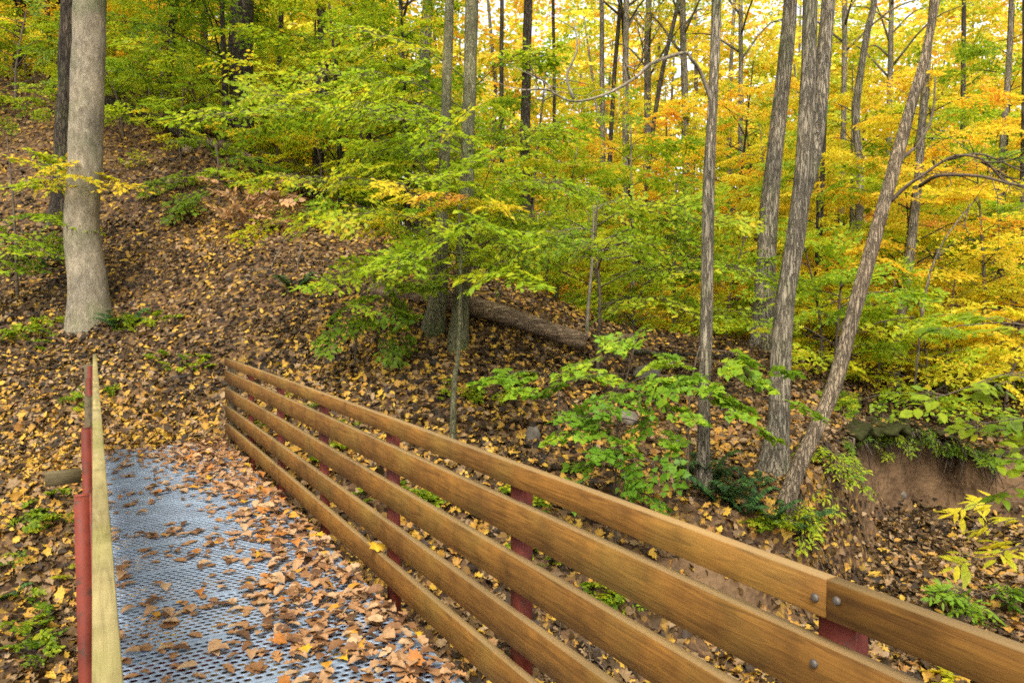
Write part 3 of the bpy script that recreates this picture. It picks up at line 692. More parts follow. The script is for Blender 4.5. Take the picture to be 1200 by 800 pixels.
tall_tree('slim_tree', 'thin grey trunk near the right edge with a low fork', [(1160, 400, 11), (1165, 300, 10), (1174, 180, 9), (1183, 60, 8), (1186, 0, 7)], BARK_GREY, 3, 15, 12, w=20)
tall_tree('slim_tree', 'thin dark trunk at the far right edge', [(1190, 420, 9), (1196, 300, 8), (1199, 180, 8), (1201, 0, 7)], BARK_DARK, None, 14, 10, w=18)
for i, (x, yb, wd, w, x1, bk, lab) in enumerate([
        (706, 270, 9, 26, 705, BARK_GREY, 'thin trunk, left of two crossing under the bare limb'),
        (709, 265, 8, 26, 727, BARK_DARK, 'thin dark slanting trunk crossing another under the bare limb'),
        (735, 260, 11, 25, 734, BARK_GREY, 'straight trunk under the middle of the pale bare limb'),
        (740, 250, 8, 24.6, 795, BARK_DARK, 'thin slanting stem rising right from a straight trunk'),
        (757, 265, 12, 30, 760, BARK_GREY, 'pale straight trunk far back under the bare limb'),
        (806, 260, 12, 27, 800, BARK_GREY, 'short looking trunk left of the slim grey trunk'),
        (650, 265, 6, 26, 648, BARK_DARK, 'forked thin stem above the orange foliage'),
        (468, 200, 8, 24, 470, BARK_GREY, 'thin pale stem left of the straight grey trunk'),
        (1040, 300, 9, 30, 1045, BARK_GREY, 'far thin trunk right of the leaning trunk top'),
        (1122, 330, 8, 28, 1130, BARK_DARK, 'far thin trunk between the leaning trunk and right edge'),
        (985, 330, 9, 27, 990, BARK_GREY, 'far thin trunk between the forked and leaning trunks'),
        (870, 330, 8, 28, 868, BARK_GREY, 'far thin trunk between the slim grey and brown trunks'),
        (590, 240, 8, 28, 588, BARK_DARK, 'far thin trunk right of the green-grey pair'),
        (428, 190, 9, 22, 436, BARK_DARK, 'thin stem behind the pale green sprays'),
        (320, 175, 9, 21, 330, BARK_DARK, 'thin stem close right of the thick dark trunk'),
        (150, 110, 8, 24, 143, BARK_DARK, 'thin stem right behind the pale trunk'),
        (50, 85, 7, 24, 56, BARK_DARK, 'thin bent stem left of the dark rough trunk')]):
    tall_tree('slim_tree', lab, [(x, yb, wd), ((x + x1) / 2 + R.uniform(-2, 2), yb * .55, wd * .92), (x1, 0, wd * .8)], bk, i if i % 3 else None, 16, 10, w=w, bump=.08, crown_mat=[YELLOW, GOLD, LIME][i % 3], flare=(.2, .3, 4, 1))

# the long pale bare limb and other bare limbs
def bare(parent, base, name, chains, mat):
    mb = MB()
    for ch, r0, r1, n in chains:
        Pk = np.array([at(*c) for c in ch]); Pk[1:-1] += NR.normal(size=(len(ch) - 2, 3)) * .025
        C = curve(Pk, n); mb.tube(C - base, np.linspace(r0, r1, n), 8, .3, R.randrange(99))
        for q in range(n // 2):
            i = R.randrange(n // 4, n - 1); d = nrm(C[min(i + 1, n - 1)] - C[i - 1]) * .6 + NR.normal(size=3) * .6; l = R.uniform(.12, .55)
            m1 = C[i] + d * l * .5; m2 = C[i] + d * l + NR.normal(size=3) * .08
            mb.tube(np.array([C[i], m1, m2]) - base, [.006, .004, .0015], 4)
            if R.random() < .6: mb.tube(np.array([m1, m1 + (d + NR.normal(size=3) * .5) * l * .5]) - base, [.003, .001], 3)
    return obj(name, mb.data(name, True), mat, parent)
w_ = w10
bare(t10, b10, 'limb', [([(835, 122, w_), (824, 88, w_ - .15), (811, 69, w_ - .25), (800, 64, w_ - .3), (770, 74, w_ - .4), (740, 92, w_ - .5), (708, 110, w_ - .6), (672, 116, w_ - .7), (645, 104, w_ - .8), (612, 106, w_ - .9)], .024, .008, 40),
    ([(738, 93, w_ - .5), (735, 80, w_ - .6), (748, 76, w_ - .7), (750, 55, w_ - .8), (745, 30, w_ - .9)], .012, .005, 16),
    ([(672, 116, w_ - .7), (664, 90, w_ - .7), (673, 60, w_ - .7), (672, 25, w_ - .7)], .016, .006, 12),
    ([(645, 104, w_ - .8), (630, 98, w_ - .8), (618, 84, w_ - .9)], .012, .005, 8)], BARK_LIMB)
w_ = w13
bare(t13, b13, 'limb', [([(1044, 236, w_), (1062, 222, w_ - .1), (1078, 205, w_ - .2), (1110, 188, w_ - .3), (1150, 190, w_ - .5), (1180, 205, w_ - .6), (1240, 232, w_ - .9)], .023, .007, 30),
    ([(1078, 218, w_), (1100, 208, w_ - .3), (1150, 210, w_ - .6), (1190, 214, w_ - .8), (1230, 222, w_ - 1)], .022, .008, 20),
    ([(1110, 188, w_ - .3), (1150, 182, w_ - .4), (1200, 200, w_ - .4), (1225, 196, w_ - .4)], .014, .005, 12),
    ([(1150, 190, w_ - .5), (1170, 196, w_ - .5), (1205, 222, w_ - .5)], .012, .004, 10),
    ([(1150, 190, w_ - .5), (1175, 185, w_ - .7), (1210, 180, w_ - .9)], .011, .004, 10),
    ([(1052, 190, w_), (1075, 165, w_ + .3), (1090, 130, w_ + .6), (1096, 90, w_ + .8)], .022, .008, 14)], BARK_TWIG)
d_b, d_w = hit(1070, 440)
ds = thing('dead_snag', 'thin bare dead stem slanting up right of the leaning trunk', 'dead tree', d_b)
bare(ds, d_b, 'trunk', [([(1072, 450, 12), (1085, 340, 12), (1105, 290, 12.2), (1135, 245, 12.4), (1146, 232, 12.4)], .020, .008, 26), ([(1135, 245, 12.4), (1132, 262, 12.3), (1136, 275, 12.3)], .015, .006, 6)], BARK_GREY)

# ---------------------------------------------------------------- understorey trees
def under_variant(seed, H, limbs, reach, leaf, shape='ovate', L=1.0, low=.12, per=7, twig=False):
    f = Fol(shape, leaf, seed, SPRAYS, .38, twig); r = random.Random(seed)
    tr = MB(); lx, ly = r.uniform(-.6, .6), r.uniform(-.6, .6)
    tp = [(0, 0, -.4), (lx * .1, ly * .1, H * .3), (lx * .4, ly * .4, H * .6), (lx, ly, H)]
    C = curve(tp, 24); tr.tube(C, np.linspace(.012 * H + .01, .012, 24), 8, .1, seed)
    for i in range(limbs):
        h = low + (1 - low) * (i + r.random() * .6) / limbs; x = h * 22; k = int(x); p = C[k]
        a = i * 2.399 + r.uniform(-.5, .5); q = reach * (1.05 - .75 * h) * r.uniform(.65, 1.15) + .25
        e = p + np.array([math.cos(a) * q, math.sin(a) * q, q * r.uniform(.12, .42)])
        m_ = (p + e) / 2 + [0, 0, q * r.uniform(.02, .14)]
        f.limb([p, m_, e], .008 + .006 * q, .004, 6, 4, per, L * (.6 + .4 * (1 - h)), r.uniform(.2, .65), .16, .25)
    f.spray(C[-1], (lx, ly, .8), L * .7); f.spray(C[-2], (-lx, ly, .5), L * .6)
    return tr.data('trunk', True), f.wood.data('branches', True), f.data('crown')
UV = [under_variant(200 + i, [5.5, 7.5, 6.5, 9.0, 8.0, 5.0, 7.0, 9.5][i], [22, 28, 26, 34, 32, 20, 26, 34][i], [2.3, 2.8, 2.5, 3.0, 3.2, 2.1, 2.2, 3.0][i], .115, 'diamond', 1.15, [.10, .14, .2, .25, .12, .08, .3, .4][i]) for i in range(8)]
SV = [under_variant(300 + i, [1.6, 2.2, 1.3, 2.6][i], [11, 13, 10, 13][i], [1.0, 1.3, 1.0, 1.4][i], .095, 'diamond', .75, .06, 4) for i in range(4)]
def place(V, name, label, cat, x, y, rot, sc, mat, bark, group):
    z = float(gz(x, y)); t = thing(name, label, cat, (x, y, z), group); t.rotation_euler = (0, 0, rot); t.scale = (sc, sc, sc)
    for nm, m_, mt in zip(('trunk', 'branches', 'crown'), V, (bark, bark, mat)): obj(nm, m_, mt, t)
    return t
RIDGE = [(-200, 22.5), (0, 21.5), (150, 20), (250, 18), (430, 15), (600, 13), (690, 12.6), (760, 13.4), (880, 14.5), (1000, 14.5), (1400, 14.5)]
PAL = [(0, [GREEN, YELLOW, LIME, GOLD]), (260, [LIME, GREEN, YELLOW, LIME]), (560, [LIME, YELLOW, GREEN, LIME]), (700, [YELLOW, GOLD, LIME, YELLOW]), (850, [YELLOW, YELLOW, GOLD, LIME]), (1300, [YELLOW, GOLD])]
CN = {GREEN: 'green', LIME: 'lime green', YELLOW: 'yellow', GOLD: 'golden orange', ORANGE: 'orange'}
rows = [(0.8, 13, 70), (4.0, 12, 40), (8.0, 12, 0), (12.5, 12, 50), (17.5, 12, 20)]
for ri, (dw, cnt, off) in enumerate(rows):
    for k in range(cnt):
        px = -120 + off + (1440 / cnt) * (k + R.uniform(-.25, .25))
        w = float(np.interp(px, [r[0] for r in RIDGE], [r[1] for r in RIDGE])) + dw + R.uniform(-1, 1.5)
        if ri == 0 and 570 < px < 900: continue
        p = at(px, 363, w)
        pal = [q for a, q in PAL if px >= a] or [PAL[0][1]]
        mat = pal[-1][(k * 3 + ri) % len(pal[-1])]
        if ri >= 2 and R.random() < .45 and px > 500: mat = GOLD if R.random() < .5 else YELLOW
        v = R.choice([0, 5] if ri == 1 and 570 < px < 900 else [0, 1, 2, 5] if ri < 2 else [1, 2, 3, 4, 6, 7])
        where = ['at the woods edge', 'behind the front saplings', 'in the middle of the woods', 'deep in the woods', 'far back in the woods'][ri]
        side = 'above the left slope' if px < 270 else 'above the leafy slope' if px < 560 else 'behind the long bare limb' if px < 830 else 'behind the leaning trunk' if px < 1060 else 'by the right edge'
        place(UV[v], 'understorey_tree', f'{CN[mat]} tree {where}, {side}', 'tree', p[0], p[1], R.uniform(0, 6.28), R.uniform(.8, 1.15), mat, BARK_DARK if R.random() < .5 else BARK_GREY, f'{CN[mat]} understorey trees {side} {where}')
# low shrubs in front of the woods, right
shr = [(-30, 18.5, GREEN), (25, 19.5, GREEN), (95, 18.8, LIME), (150, 18.2, GREEN), (215, 16.8, LIME), (700, 14, LIME), (740, 13.8, LIME), (790, 14.5, LIME), (640, 13.6, LIME), (850, 15.2, YELLOW), (930, 14.5, LIME), (965, 13.2, LIME), (1000, 14, YELLOW), (1030, 13.2, LIME), (1075, 14.2, YELLOW), (1110, 13.5, YELLOW), (1150, 14.5, LIME), (1190, 13.5, YELLOW),
       (1240, 14.5, LIME), (880, 17, YELLOW), (920, 18, YELLOW), (1060, 17, YELLOW), (1130, 17.5, GOLD), (1010, 18, ORANGE), (820, 17.5, GOLD), (700, 19, ORANGE), (650, 20, ORANGE), (610, 19, ORANGE), (745, 21, GOLD), (1180, 18, LIME),
       (560, 14.2, LIME), (500, 15, LIME), (440, 15.8, LIME), (380, 16.4, LIME), (330, 17.2, YELLOW), (240, 18.6, LIME), (180, 19.6, LIME), (120, 20.6, GREEN), (40, 21.6, GREEN), (-10, 22, YELLOW), (980, 12.1, LIME), (1090, 12.6, LIME), (1180, 12.4, YELLOW)]
for i, (px, w, mat) in enumerate(shr):
    p = at(px, 363, w)
    side = 'along the top of the leafy slope' if px < 580 else 'behind the fallen log' if px < 720 else 'between the slim grey and forked trunks' if px < 950 else 'behind the cut bank'
    place(SV[i % 4], 'shrub', f'low {CN[mat]} leaved shrub {side}', 'shrub', p[0], p[1], R.uniform(0, 6.28), R.uniform(.8, 1.25), mat, BARK_TWIG, f'{CN[mat]} shrubs {side}')

# the far wood: one mass of foliage closing the view
f = Fol('diamond', .42, 77, SPRAYS_S, .6, twig=False); ft = MB()
for k in range(240):
    w = R.uniform(38, 80); u = R.uniform(-1, 1) * (w * .82 + 6); x, y = xy(u, w); z = float(gz(x, y)); H = R.uniform(13, 25)
    if k % 2: ft.tube([(x, y, z - .5), (x + R.uniform(-.5, .5), y, z + H * .5), (x + R.uniform(-1, 1), y, z + H)], [.16, .11, .04], 6)
    tint = R.uniform(.1, .9); cr = R.uniform(2.4, 4.0); low = R.choice([.0, .0, .1, .3])
    for q in range(66):
        h = low + (1 - low) * R.random(); a = R.uniform(0, 6.28); rr = cr * R.uniform(.1, .8) * (1.15 - .7 * abs(h - .5))
        f.spray((x + rr * math.cos(a), y + rr * math.sin(a), z + h * H), (math.cos(a), math.sin(a), R.uniform(-.2, .35)), R.uniform(1.6, 2.8), tint, .16)
FARM = leaf_mat('leaf_far', [(0, (.34, .43, .03)), (.3, (.60, .60, .04)), (.6, (.82, .68, .05)), (.85, (.84, .56, .05)), (1, (.78, .38, .05))], .5)
fo = obj('far_wood', f.data('far_wood'), FARM); fo['kind'] = 'stuff'; tag(fo, 'far yellow and green autumn wood closing the view', 'woods')
fo = obj('far_trunks', ft.data('far_trunks', True), BARK_GREY); fo['kind'] = 'stuff'; tag(fo, 'far thin grey trunks within the autumn wood', 'woods')

# ---------------------------------------------------------------- the near green saplings
def hero(name, label, base_px, w, trunk_px, limbs, mat, shape='ovate', leaf=.11, L=.7, bark=BARK_TWIG, r0=.03, seed=5, cat='sapling', sprays=SPRAYS, rise=0, b=None):
    """limbs: (trunk pixel y, end px, end py, depth change, sprays, tint)"""
    if b is None:
        b = at(*base_px, w); b[2] = gz(b[0], b[1])
    t = thing(name, label, cat, b)
    f = Fol(shape, leaf, seed, sprays, .32); extra = {}
    P = np.array([b - [0, 0, .1]] + [at(x, y, w) for x, y in trunk_px]); C = curve(P, 40)
    tr = MB(); tr.tube(C - b, np.linspace(r0, r0 * .35, 40), 8, .12, seed); obj('trunk', tr.data('trunk', True), bark, t)
    ty = np.array([(400 - FPX * np.dot(c - CAM, CU) / np.dot(c - CAM, CF)) for c in C])
    for lb in limbs:
        sy, ex, ey, dw, ns, tint = lb[:6]; m_ = lb[6] if len(lb) > 6 else None; LL = lb[7] if len(lb) > 7 else L
        k = int(np.argmin(np.abs(ty - (sy + rise)))); p = C[k]; e = at(ex, ey, w + dw)
        mid = (p + e) / 2 + [0, 0, .08 * np.linalg.norm(e - p)]
        g = f
        if m_ is not None: g = extra.setdefault(m_.name, (Fol(shape, leaf, seed + 9, sprays, .32), m_))[0]; g.wood = f.wood
        g.limb([p - b, mid - b, e - b], r0 * .4, .004, 9, 5, ns, LL, tint, .13, .3, .8)
    obj('branches', f.wood.data('branches', True), bark, t); obj('crown', f.data('crown'), mat, t)
    for nm, (g, m_) in extra.items():
        o = obj('crown', g.data('crown'), m_, t); o['label'] = 'sprays that have turned colour'
    return t
hero('beech_sapling', 'layered lime green sapling in front of the log pair, with one orange spray', (548, 400), 10.9, [(550, 330), (552, 230), (556, 120), (558, 20)],
     [(120, 268, 132, -1.8, 9, .45), (105, 330, 112, -1.0, 9, .55), (90, 405, 85, -0.7, 8, .5), (60, 450, 40, -0.4, 6, .5), (140, 440, 125, -1.7, 8, .4), (130, 470, 165, -0.6, 7, .35),
      (215, 335, 205, -1.4, 8, .65), (240, 330, 262, -1.1, 8, .8), (250, 415, 250, -1.8, 7, .55), (275, 400, 325, -1.5, 7, .45), (290, 450, 300, -0.7, 6, .4),
      (230, 475, 218, -2.1, 6, .25, GOLD, .5), (225, 585, 240, -2.2, 6, .15, GOLD, .45), (225, 505, 228, -2.4, 3, .35, ORANGE, .36), (200, 535, 150, -2.2, 6, .4), (250, 530, 205, -2.2, 6, .5), (300, 520, 275, -2.0, 5, .45), (240, 580, 185, -2.0, 6, .45), (300, 590, 285, -2.1, 6, .4), (330, 480, 300, -1.9, 4, .5), (150, 640, 150, -0.9, 8, .4), (190, 660, 215, -1.5, 8, .35), (260, 640, 275, -1.8, 8, .35), (60, 620, 60, -0.6, 7, .5)],
     LIME, leaf=.095, L=.72, seed=5, rise=45, r0=.022)
hero('beech_sapling', 'broad green sapling spreading right of the log pair toward the slim grey trunk', (700, 425), 10.4, [(703, 350), (698, 280), (702, 220)],
     [(240, 620, 250, -.5, 8, .45), (230, 760, 240, -.4, 9, .5), (250, 840, 255, -.6, 9, .45), (270, 880, 320, -.9, 9, .35), (300, 790, 310, -.8, 8, .4), (330, 760, 350, -.9, 7, .45), (280, 720, 280, -1.2, 8, .35), (320, 850, 365, -.7, 7, .4), (260, 800, 280, -.5, 5, .5)],
     LIME, leaf=.095, L=.75, seed=6, rise=35)
hero('birch_sapling', 'thin pale stem standing behind the end of the fallen log', (687, 398), 11.6, [(690, 350), (694, 305), (696, 240)], [(300, 730, 290, .3, 4, .5), (270, 660, 270, .3, 4, .5), (250, 720, 235, .4, 4, .6)], LIME, bark=BARK_LIMB, r0=.035, seed=8)
hero('maple_sapling', 'bright green maple sapling just behind the railing', (722, 590), 7.2, [(722, 540), (726, 480), (740, 420), (748, 390)],
     [(420, 690, 425, -.3, 2, .55), (410, 770, 415, .2, 2, .6), (395, 735, 395, -.2, 3, .7), (470, 745, 460, -.4, 3, .35), (500, 690, 485, -.3, 3, .3), (490, 770, 510, -.4, 3, .25), (515, 730, 550, -.5, 3, .2), (455, 760, 450, -.2, 3, .45), (440, 650, 455, .2, 3, .4), (450, 785, 440, -.2, 3, .55), (480, 668, 500, -.4, 3, .4), (470, 785, 480, -.4, 3, .45), (500, 710, 520, -.6, 3, .15), (520, 760, 540, -.5, 2, .2), (530, 690, 560, -.5, 2, .15), (545, 755, 575, -.4, 2, .25), (460, 720, 470, -.5, 2, .3)],
     BRIGHT, 'maple', .085, .36, seed=9, r0=.014, sprays=SPRAYS_S)
hero('maple_sapling', 'low bright green maple seedling left of the bigger maple sapling', (655, 475), 8.6, [(654, 455), (650, 440)], [(440, 585, 440, -.2, 3, .5), (440, 622, 450, -.4, 2, .5), (440, 690, 436, -.1, 2, .6)], BRIGHT, 'maple', .11, .3, seed=10, r0=.012, sprays=SPRAYS_S)
hero('maple_sapling', 'light green maple sprays around the foot of the slim grey trunk', (806, 520), 7.9, [(808, 470), (814, 430), (820, 405)],
     [(420, 870, 440, -.3, 3, .5), (430, 785, 425, -.2, 2, .55), (440, 850, 470, -.4, 3, .45), (450, 880, 495, -.3, 2, .5), (410, 890, 425, -.2, 2, .55), (470, 910, 470, -.5, 2, .5)], BRIGHT, 'maple', .10, .36, seed=12, r0=.014, sprays=SPRAYS_S)
hero('slim_sapling', 'straight bare thin stem rising behind the railing below the log pair', (531, 520), 8.6, [(531, 480), (533, 440), (537, 415), (540, 330), (538, 240)], [(330, 580, 320, -.4, 5, .5), (300, 480, 300, -.4, 5, .5), (270, 560, 262, -.5, 4, .45)], LIME, bark=BARK_GREEN, r0=.042, seed=13)
hero('overhang_sapling', 'green leaved sapling hanging over the log pair on the left', (415, 410), 10.0, [(420, 360), (430, 330)], [(345, 450, 360, -.5, 5, .3), (345, 480, 330, -.3, 5, .35), (350, 400, 385, -.3, 4, .3), (350, 445, 395, -.2, 3, .3)], GREEN, leaf=.1, L=.5, seed=15, r0=.02)
hero('ash_sapling', 'pale green sprays reaching left on the slope below the dark trunk', (262, 300), 15, [(258, 250), (256, 200), (254, 170)], [(200, 200, 215, .2, 5, .3), (190, 300, 190, -.2, 5, .3), (215, 230, 235, -.3, 5, .25), (180, 250, 165, .2, 5, .35)], GREEN, leaf=.12, L=.8, seed=16, r0=.03)
hero('yellow_sapling', 'thin sapling with yellow green sprays beside the two trunks at left', (20, 330), 13, [(18, 280), (14, 220), (8, 160)], [(230, 60, 215, -.3, 6, .75), (220, -30, 225, 0, 5, .6), (260, 70, 255, -.4, 6, .35), (280, 40, 285, -.3, 6, .3), (200, 110, 208, -.8, 6, .85), (180, 50, 185, .3, 5, .6), (300, 10, 305, -.3, 5, .3)], LIME, leaf=.12, L=.8, seed=17, r0=.03)
# near the right edge
rb = at(1290, 640, 5.6); rb[2] = gz(rb[0], rb[1])
hero('spicebush', 'large leaved green and yellow twigs entering at the right edge above the railing', (1290, 640), 5.6, [(1275, 520), (1262, 440), (1250, 360)],
     [(450, 1110, 462, -.6, 3, .55, None, .26), (450, 1165, 452, -.4, 2, .7, None, .26), (500, 1160, 495, -.2, 3, .4, None, .28), (520, 1185, 530, -.2, 3, .4, None, .28), (540, 1190, 570, -.1, 2, .45, None, .26), (400, 1120, 382, 0, 1, .3, None, .24), (420, 1175, 372, .1, 2, .6, None, .26)],
     GREEN, 'ovate', .125, .28, seed=18, r0=.014, cat='shrub', sprays=SPRAYS_T, b=rb)
rb2 = at(1245, 700, 6.6); rb2[2] = gz(rb2[0], rb2[1])
hero('yellow_bush', 'bright yellow feathery leaves low at the right edge over the creek bed', (1245, 700), 6.6, [(1240, 650), (1236, 600)],
     [(600, 1145, 592, -.2, 2, .35), (615, 1170, 612, -.2, 2, .4), (650, 1152, 652, -.3, 2, .3), (640, 1190, 640, -.3, 2, .35)], YELLOW, 'long', .17, .32, seed=19, r0=.010, cat='shrub', sprays=SPRAYS_T, b=rb2)
hero('creek_plant', 'small feathery green plant on the creek bed at right', (1150, 712), 7.8, [(1150, 700), (1150, 690)], [(700, 1115, 692, -.1, 4, .5), (695, 1175, 690, 0, 4, .5), (700, 1150, 720, -.3, 4, .4), (695, 1195, 715, -.1, 4, .35), (695, 1130, 705, -.2, 3, .55)], BRIGHT, 'long', .11, .3, seed=20, r0=.01, cat='plant', sprays=SPRAYS_S)
hero('yellow_plant', 'yellow leaved seedling under the top board of the near railing', (1140, 800), 6.4, [(1140, 795), (1140, 788)], [(790, 1112, 792, -.1, 5, .45)], YELLOW, 'ovate', .13, .28, seed=21, r0=.008, cat='plant', sprays=SPRAYS_S)
for i, (bx, by, ex, lab, mt) in enumerate([(958, 530, 1.0, 'arching weedy growth on the earth nose beside the leaning trunk', LIME), (935, 600, .4, 'yellow green leaves hanging beside the leaning trunk foot', LIME), (1030, 497, .6, 'mossy green weeds drooping over the cut bank left end', GREEN), (1140, 508, .9, 'weeds drooping over the cut bank right end', GREEN)]):
    hb, hw = hit(bx, by)
    hero('bank_weed', lab, (bx, by), hw, [(bx + 2, by - 12), (bx + 4, by - 22)], [(by - 15, bx + 30 * ex, by + 10 * ex, -.4 * ex, 4, .5), (by - 15, bx - 20 * ex, by + 5 * ex, -.3 * ex, 4, .4), (by - 20, bx + 15 * ex, by + 45 * ex, -.6 * ex, 4 if ex > .5 else 2, .5), (by - 20, bx + 45 * ex, by + 30 * ex, -.5 * ex, 4 if ex > .5 else 1, .45)], mt, 'long', .08, .34 * (.5 + .5 * ex), seed=30 + i, r0=.01, cat='weeds', sprays=SPRAYS_S)

# ---------------------------------------------------------------- ferns
def fern_frond(seed):
    r = np.random.default_rng(seed); n = 22; P, D, N, S = [], [], [], []
    for i in range(n):
        t = (i + 1) / n; p = np.array([t * .8, 0, .55 * math.sin(t * 2.2)]); ln = .2 * math.sin(math.pi * min(1, (.15 + .85 * t) ** .8)) + .02
        for sd in (-1, 1): P.append(p); D.append((.35, sd, -.25)); N.append((-.3, 0, 1)); S.append(ln * (.9 + .2 * r.random()))
    V, T, q = leaf_mesh(np.array(P), np.array(D, float), np.array(N, float), np.array(S), np.clip(.5 + .3 * r.normal(size=len(P)), 0, 1), 'long', .05, .1)
    mb = MB(); mb.tube([(0, 0, 0), (.4, 0, .49), (.8, 0, .44)], [.006, .004, .002], 4)
    W_ = np.vstack(mb.V); n0 = len(V)
    return mesh_data('frond', np.vstack([V, W_]), [np.vstack([T] + [np.array(x) + n0 for x in mb.T]), np.vstack([x + n0 for x in mb.Q])], True, np.concatenate([q, np.full(len(W_), .2)]))
FR = [fern_frond(i) for i in range(3)]
for i, (px, py, sc, lab) in enumerate([(845, 588, .6, 'dark fern at the foot of the slim grey trunk'), (872, 598, .5, 'dark fern between the slim grey and leaning trunks'), (905, 605, .45, 'dark fern at the foot of the leaning trunk'), (828, 560, .6, 'dark fern right behind the slim grey trunk foot'),
        (142, 385, .6, 'dark fern right of the pale trunk foot'), (58, 312, .5, 'dark fern left of the pale trunk'), (940, 618, .5, 'dark fern on the bank below the leaning trunk'), (4, 700, .32, 'green fern at the lower left edge below the railing'), (345, 340, .5, 'small fern in the middle of the leafy slope'), (885, 572, .4, 'dark fern in front of the forked grey trunk')]):
    p, w = hit(px, py); t = thing('fern', lab, 'fern', p - [0, 0, .03])
    nf = 9
    for k in range(nf):
        o = obj('frond', FR[k % 3], DARKG, t); s_ = sc * R.uniform(.75, 1.1); o.scale = (s_, s_, s_ * R.uniform(.7, 1.2)); o.rotation_euler = (0, R.uniform(-.15, .25), k * 6.28 / nf + R.uniform(-.3, .3))

# ---------------------------------------------------------------- logs, fallen branches, stones
def log(name, label, pts, r0, r1, mat, sides=18, cat='log', sink=.3, n=40, bump=.14, stubs=0):
    P = []
    for q in pts:
        p = at(*q) if len(q) == 3 else hit(*q)[0]
        P.append(p)
    P = np.array(P); b = P.mean(0); C = curve(P, n)
    t = thing(name, label, cat, b); mb = MB(); mb.tube(C - b, np.linspace(r0, r1, n), sides, bump, R.randrange(99)); obj('trunk' if cat == 'log' else 'stem', mb.data('trunk', True), mat, t)
    for k in range(stubs):
        m2 = MB(); i = R.randrange(4, n - 4); d = np.array([R.uniform(-.4, .4), R.uniform(-.4, .4), R.uniform(.3, .9)]); m2.tube([C[i] - b, C[i] - b + d * .3, C[i] - b + d * .7 + [.05, .1, 0]], [.02, .013, .005], 5); obj('stub', m2.data('stub', True), mat, t)
    return t
log('fallen_log', 'dark rotting log lying on the slope right of the log pair', [(440, 340, 11.5), (500, 345, 11.2), (560, 360, 10.95), (620, 379, 10.85), (686, 401, 10.85)], .165, .12, BARK_LOG, 22)
log('fallen_log', 'dark log along the crest of the slope behind the pale trunk', [(60, 100, 19.6), (120, 117, 19.0), (180, 138, 18.6), (250, 180, 17.1)], .17, .10, BARK_DARK, stubs=3)
log('fallen_log', 'short dark log on the slope crest below the thick dark trunk', [(215, 178, 17.4), (262, 172, 17.2), (300, 190, 16.8)], .17, .1, BARK_LOG)
log('fallen_branch', 'thin dark branch lying on leaves right of the slim sapling sprays', [(740, 412, 11.7), (800, 415, 11.6), (860, 417, 11.4)], .035, .02, BARK_DARK, 8, 'branch')
log('fallen_branch', 'long pale curved branch lying across the leafy slope', [(245, 345), (285, 332), (298, 316), (345, 318), (392, 320)], .022, .012, BARK_TAN, 8, 'branch', stubs=2)
log('fallen_branch', 'dark stick lying right of the pale trunk foot', [(142, 330), (175, 340), (215, 345)], .03, .015, BARK_DARK, 8, 'branch')
log('fallen_branch', 'thin stick on the slope above the railing end', [(330, 395), (365, 380), (410, 372)], .015, .008, BARK_TAN, 6, 'branch')
log('fallen_branch', 'dark fallen limb low between the slim grey and forked trunks', [(830, 478), (870, 482), (905, 476)], .05, .03, BARK_DARK, 8, 'branch')
log('fallen_branch', 'short stick in the leaves left of the bridge', [(30, 432), (42, 440), (52, 446)], .02, .012, BARK_TAN, 6, 'branch')
log('fallen_branch', 'thin stick on the leafy bank behind the railing', [(455, 445), (500, 450), (520, 436)], .014, .008, BARK_TAN, 6, 'branch')
def rock(seed, s):
    r = np.random.default_rng(seed); n, m_ = 12, 8; V = []
    for i in range(m_ + 1):
        for j in range(n):
            a, b = math.pi * i / m_, 2 * math.pi * j / n; V.append((math.sin(a) * math.cos(b), math.sin(a) * math.sin(b), math.cos(a)))
    V = np.array(V); k = np.sign(V) * np.abs(V) ** .75
    k = k * (1 + .25 * vnoise(V[:, 0] * 4.1 + seed, V[:, 1] * 4.1 - V[:, 2] * 3.7, seed + 3)[:, None]); k = k * (1 + .5 * vnoise(V[:, 0] * 1.7 + seed * 5.3, V[:, 1] * 1.7 + V[:, 2] * 2.1, seed))[:, None]
    Q_ = [(i * n + j, (i + 1) * n + j, (i + 1) * n + (j + 1) % n, i * n + (j + 1) % n) for i in range(m_) for j in range(n)]
    return mesh_data('rock', k * np.array(s), [np.array(Q_)], False)
for i, (px, py, s, lab) in enumerate([(623, 512, (.11, .09, .13), 'grey stone on the bank behind the railing, left of the maple sapling'), (733, 492, (.17, .13, .12), 'grey stone behind the maple sapling leaves'), (672, 498, (.10, .08, .07), 'small grey stone left of the maple sapling stem'),
        (770, 470, (.13, .1, .07), 'flat stone right of the maple sapling'), (757, 440, (.25, .18, .14), 'dark mossy boulder under the maple sapling top'), (800, 520, (.1, .08, .06), 'small stone near the slim grey trunk foot'),
        (1058, 580, (.05, .05, .05), 'pebble stuck in the bare earth of the cut bank'), (1045, 610, (.10, .08, .05), 'small stone below the cut bank')]):
    p, w = hit(px, py); o = obj('rock', rock(i, s), STONE); o.location = p + [0, 0, s[2] * .05]; o.rotation_euler = (R.uniform(-.2, .2), R.uniform(-.2, .2), R.uniform(0, 3)); tag(o, lab, 'stone')

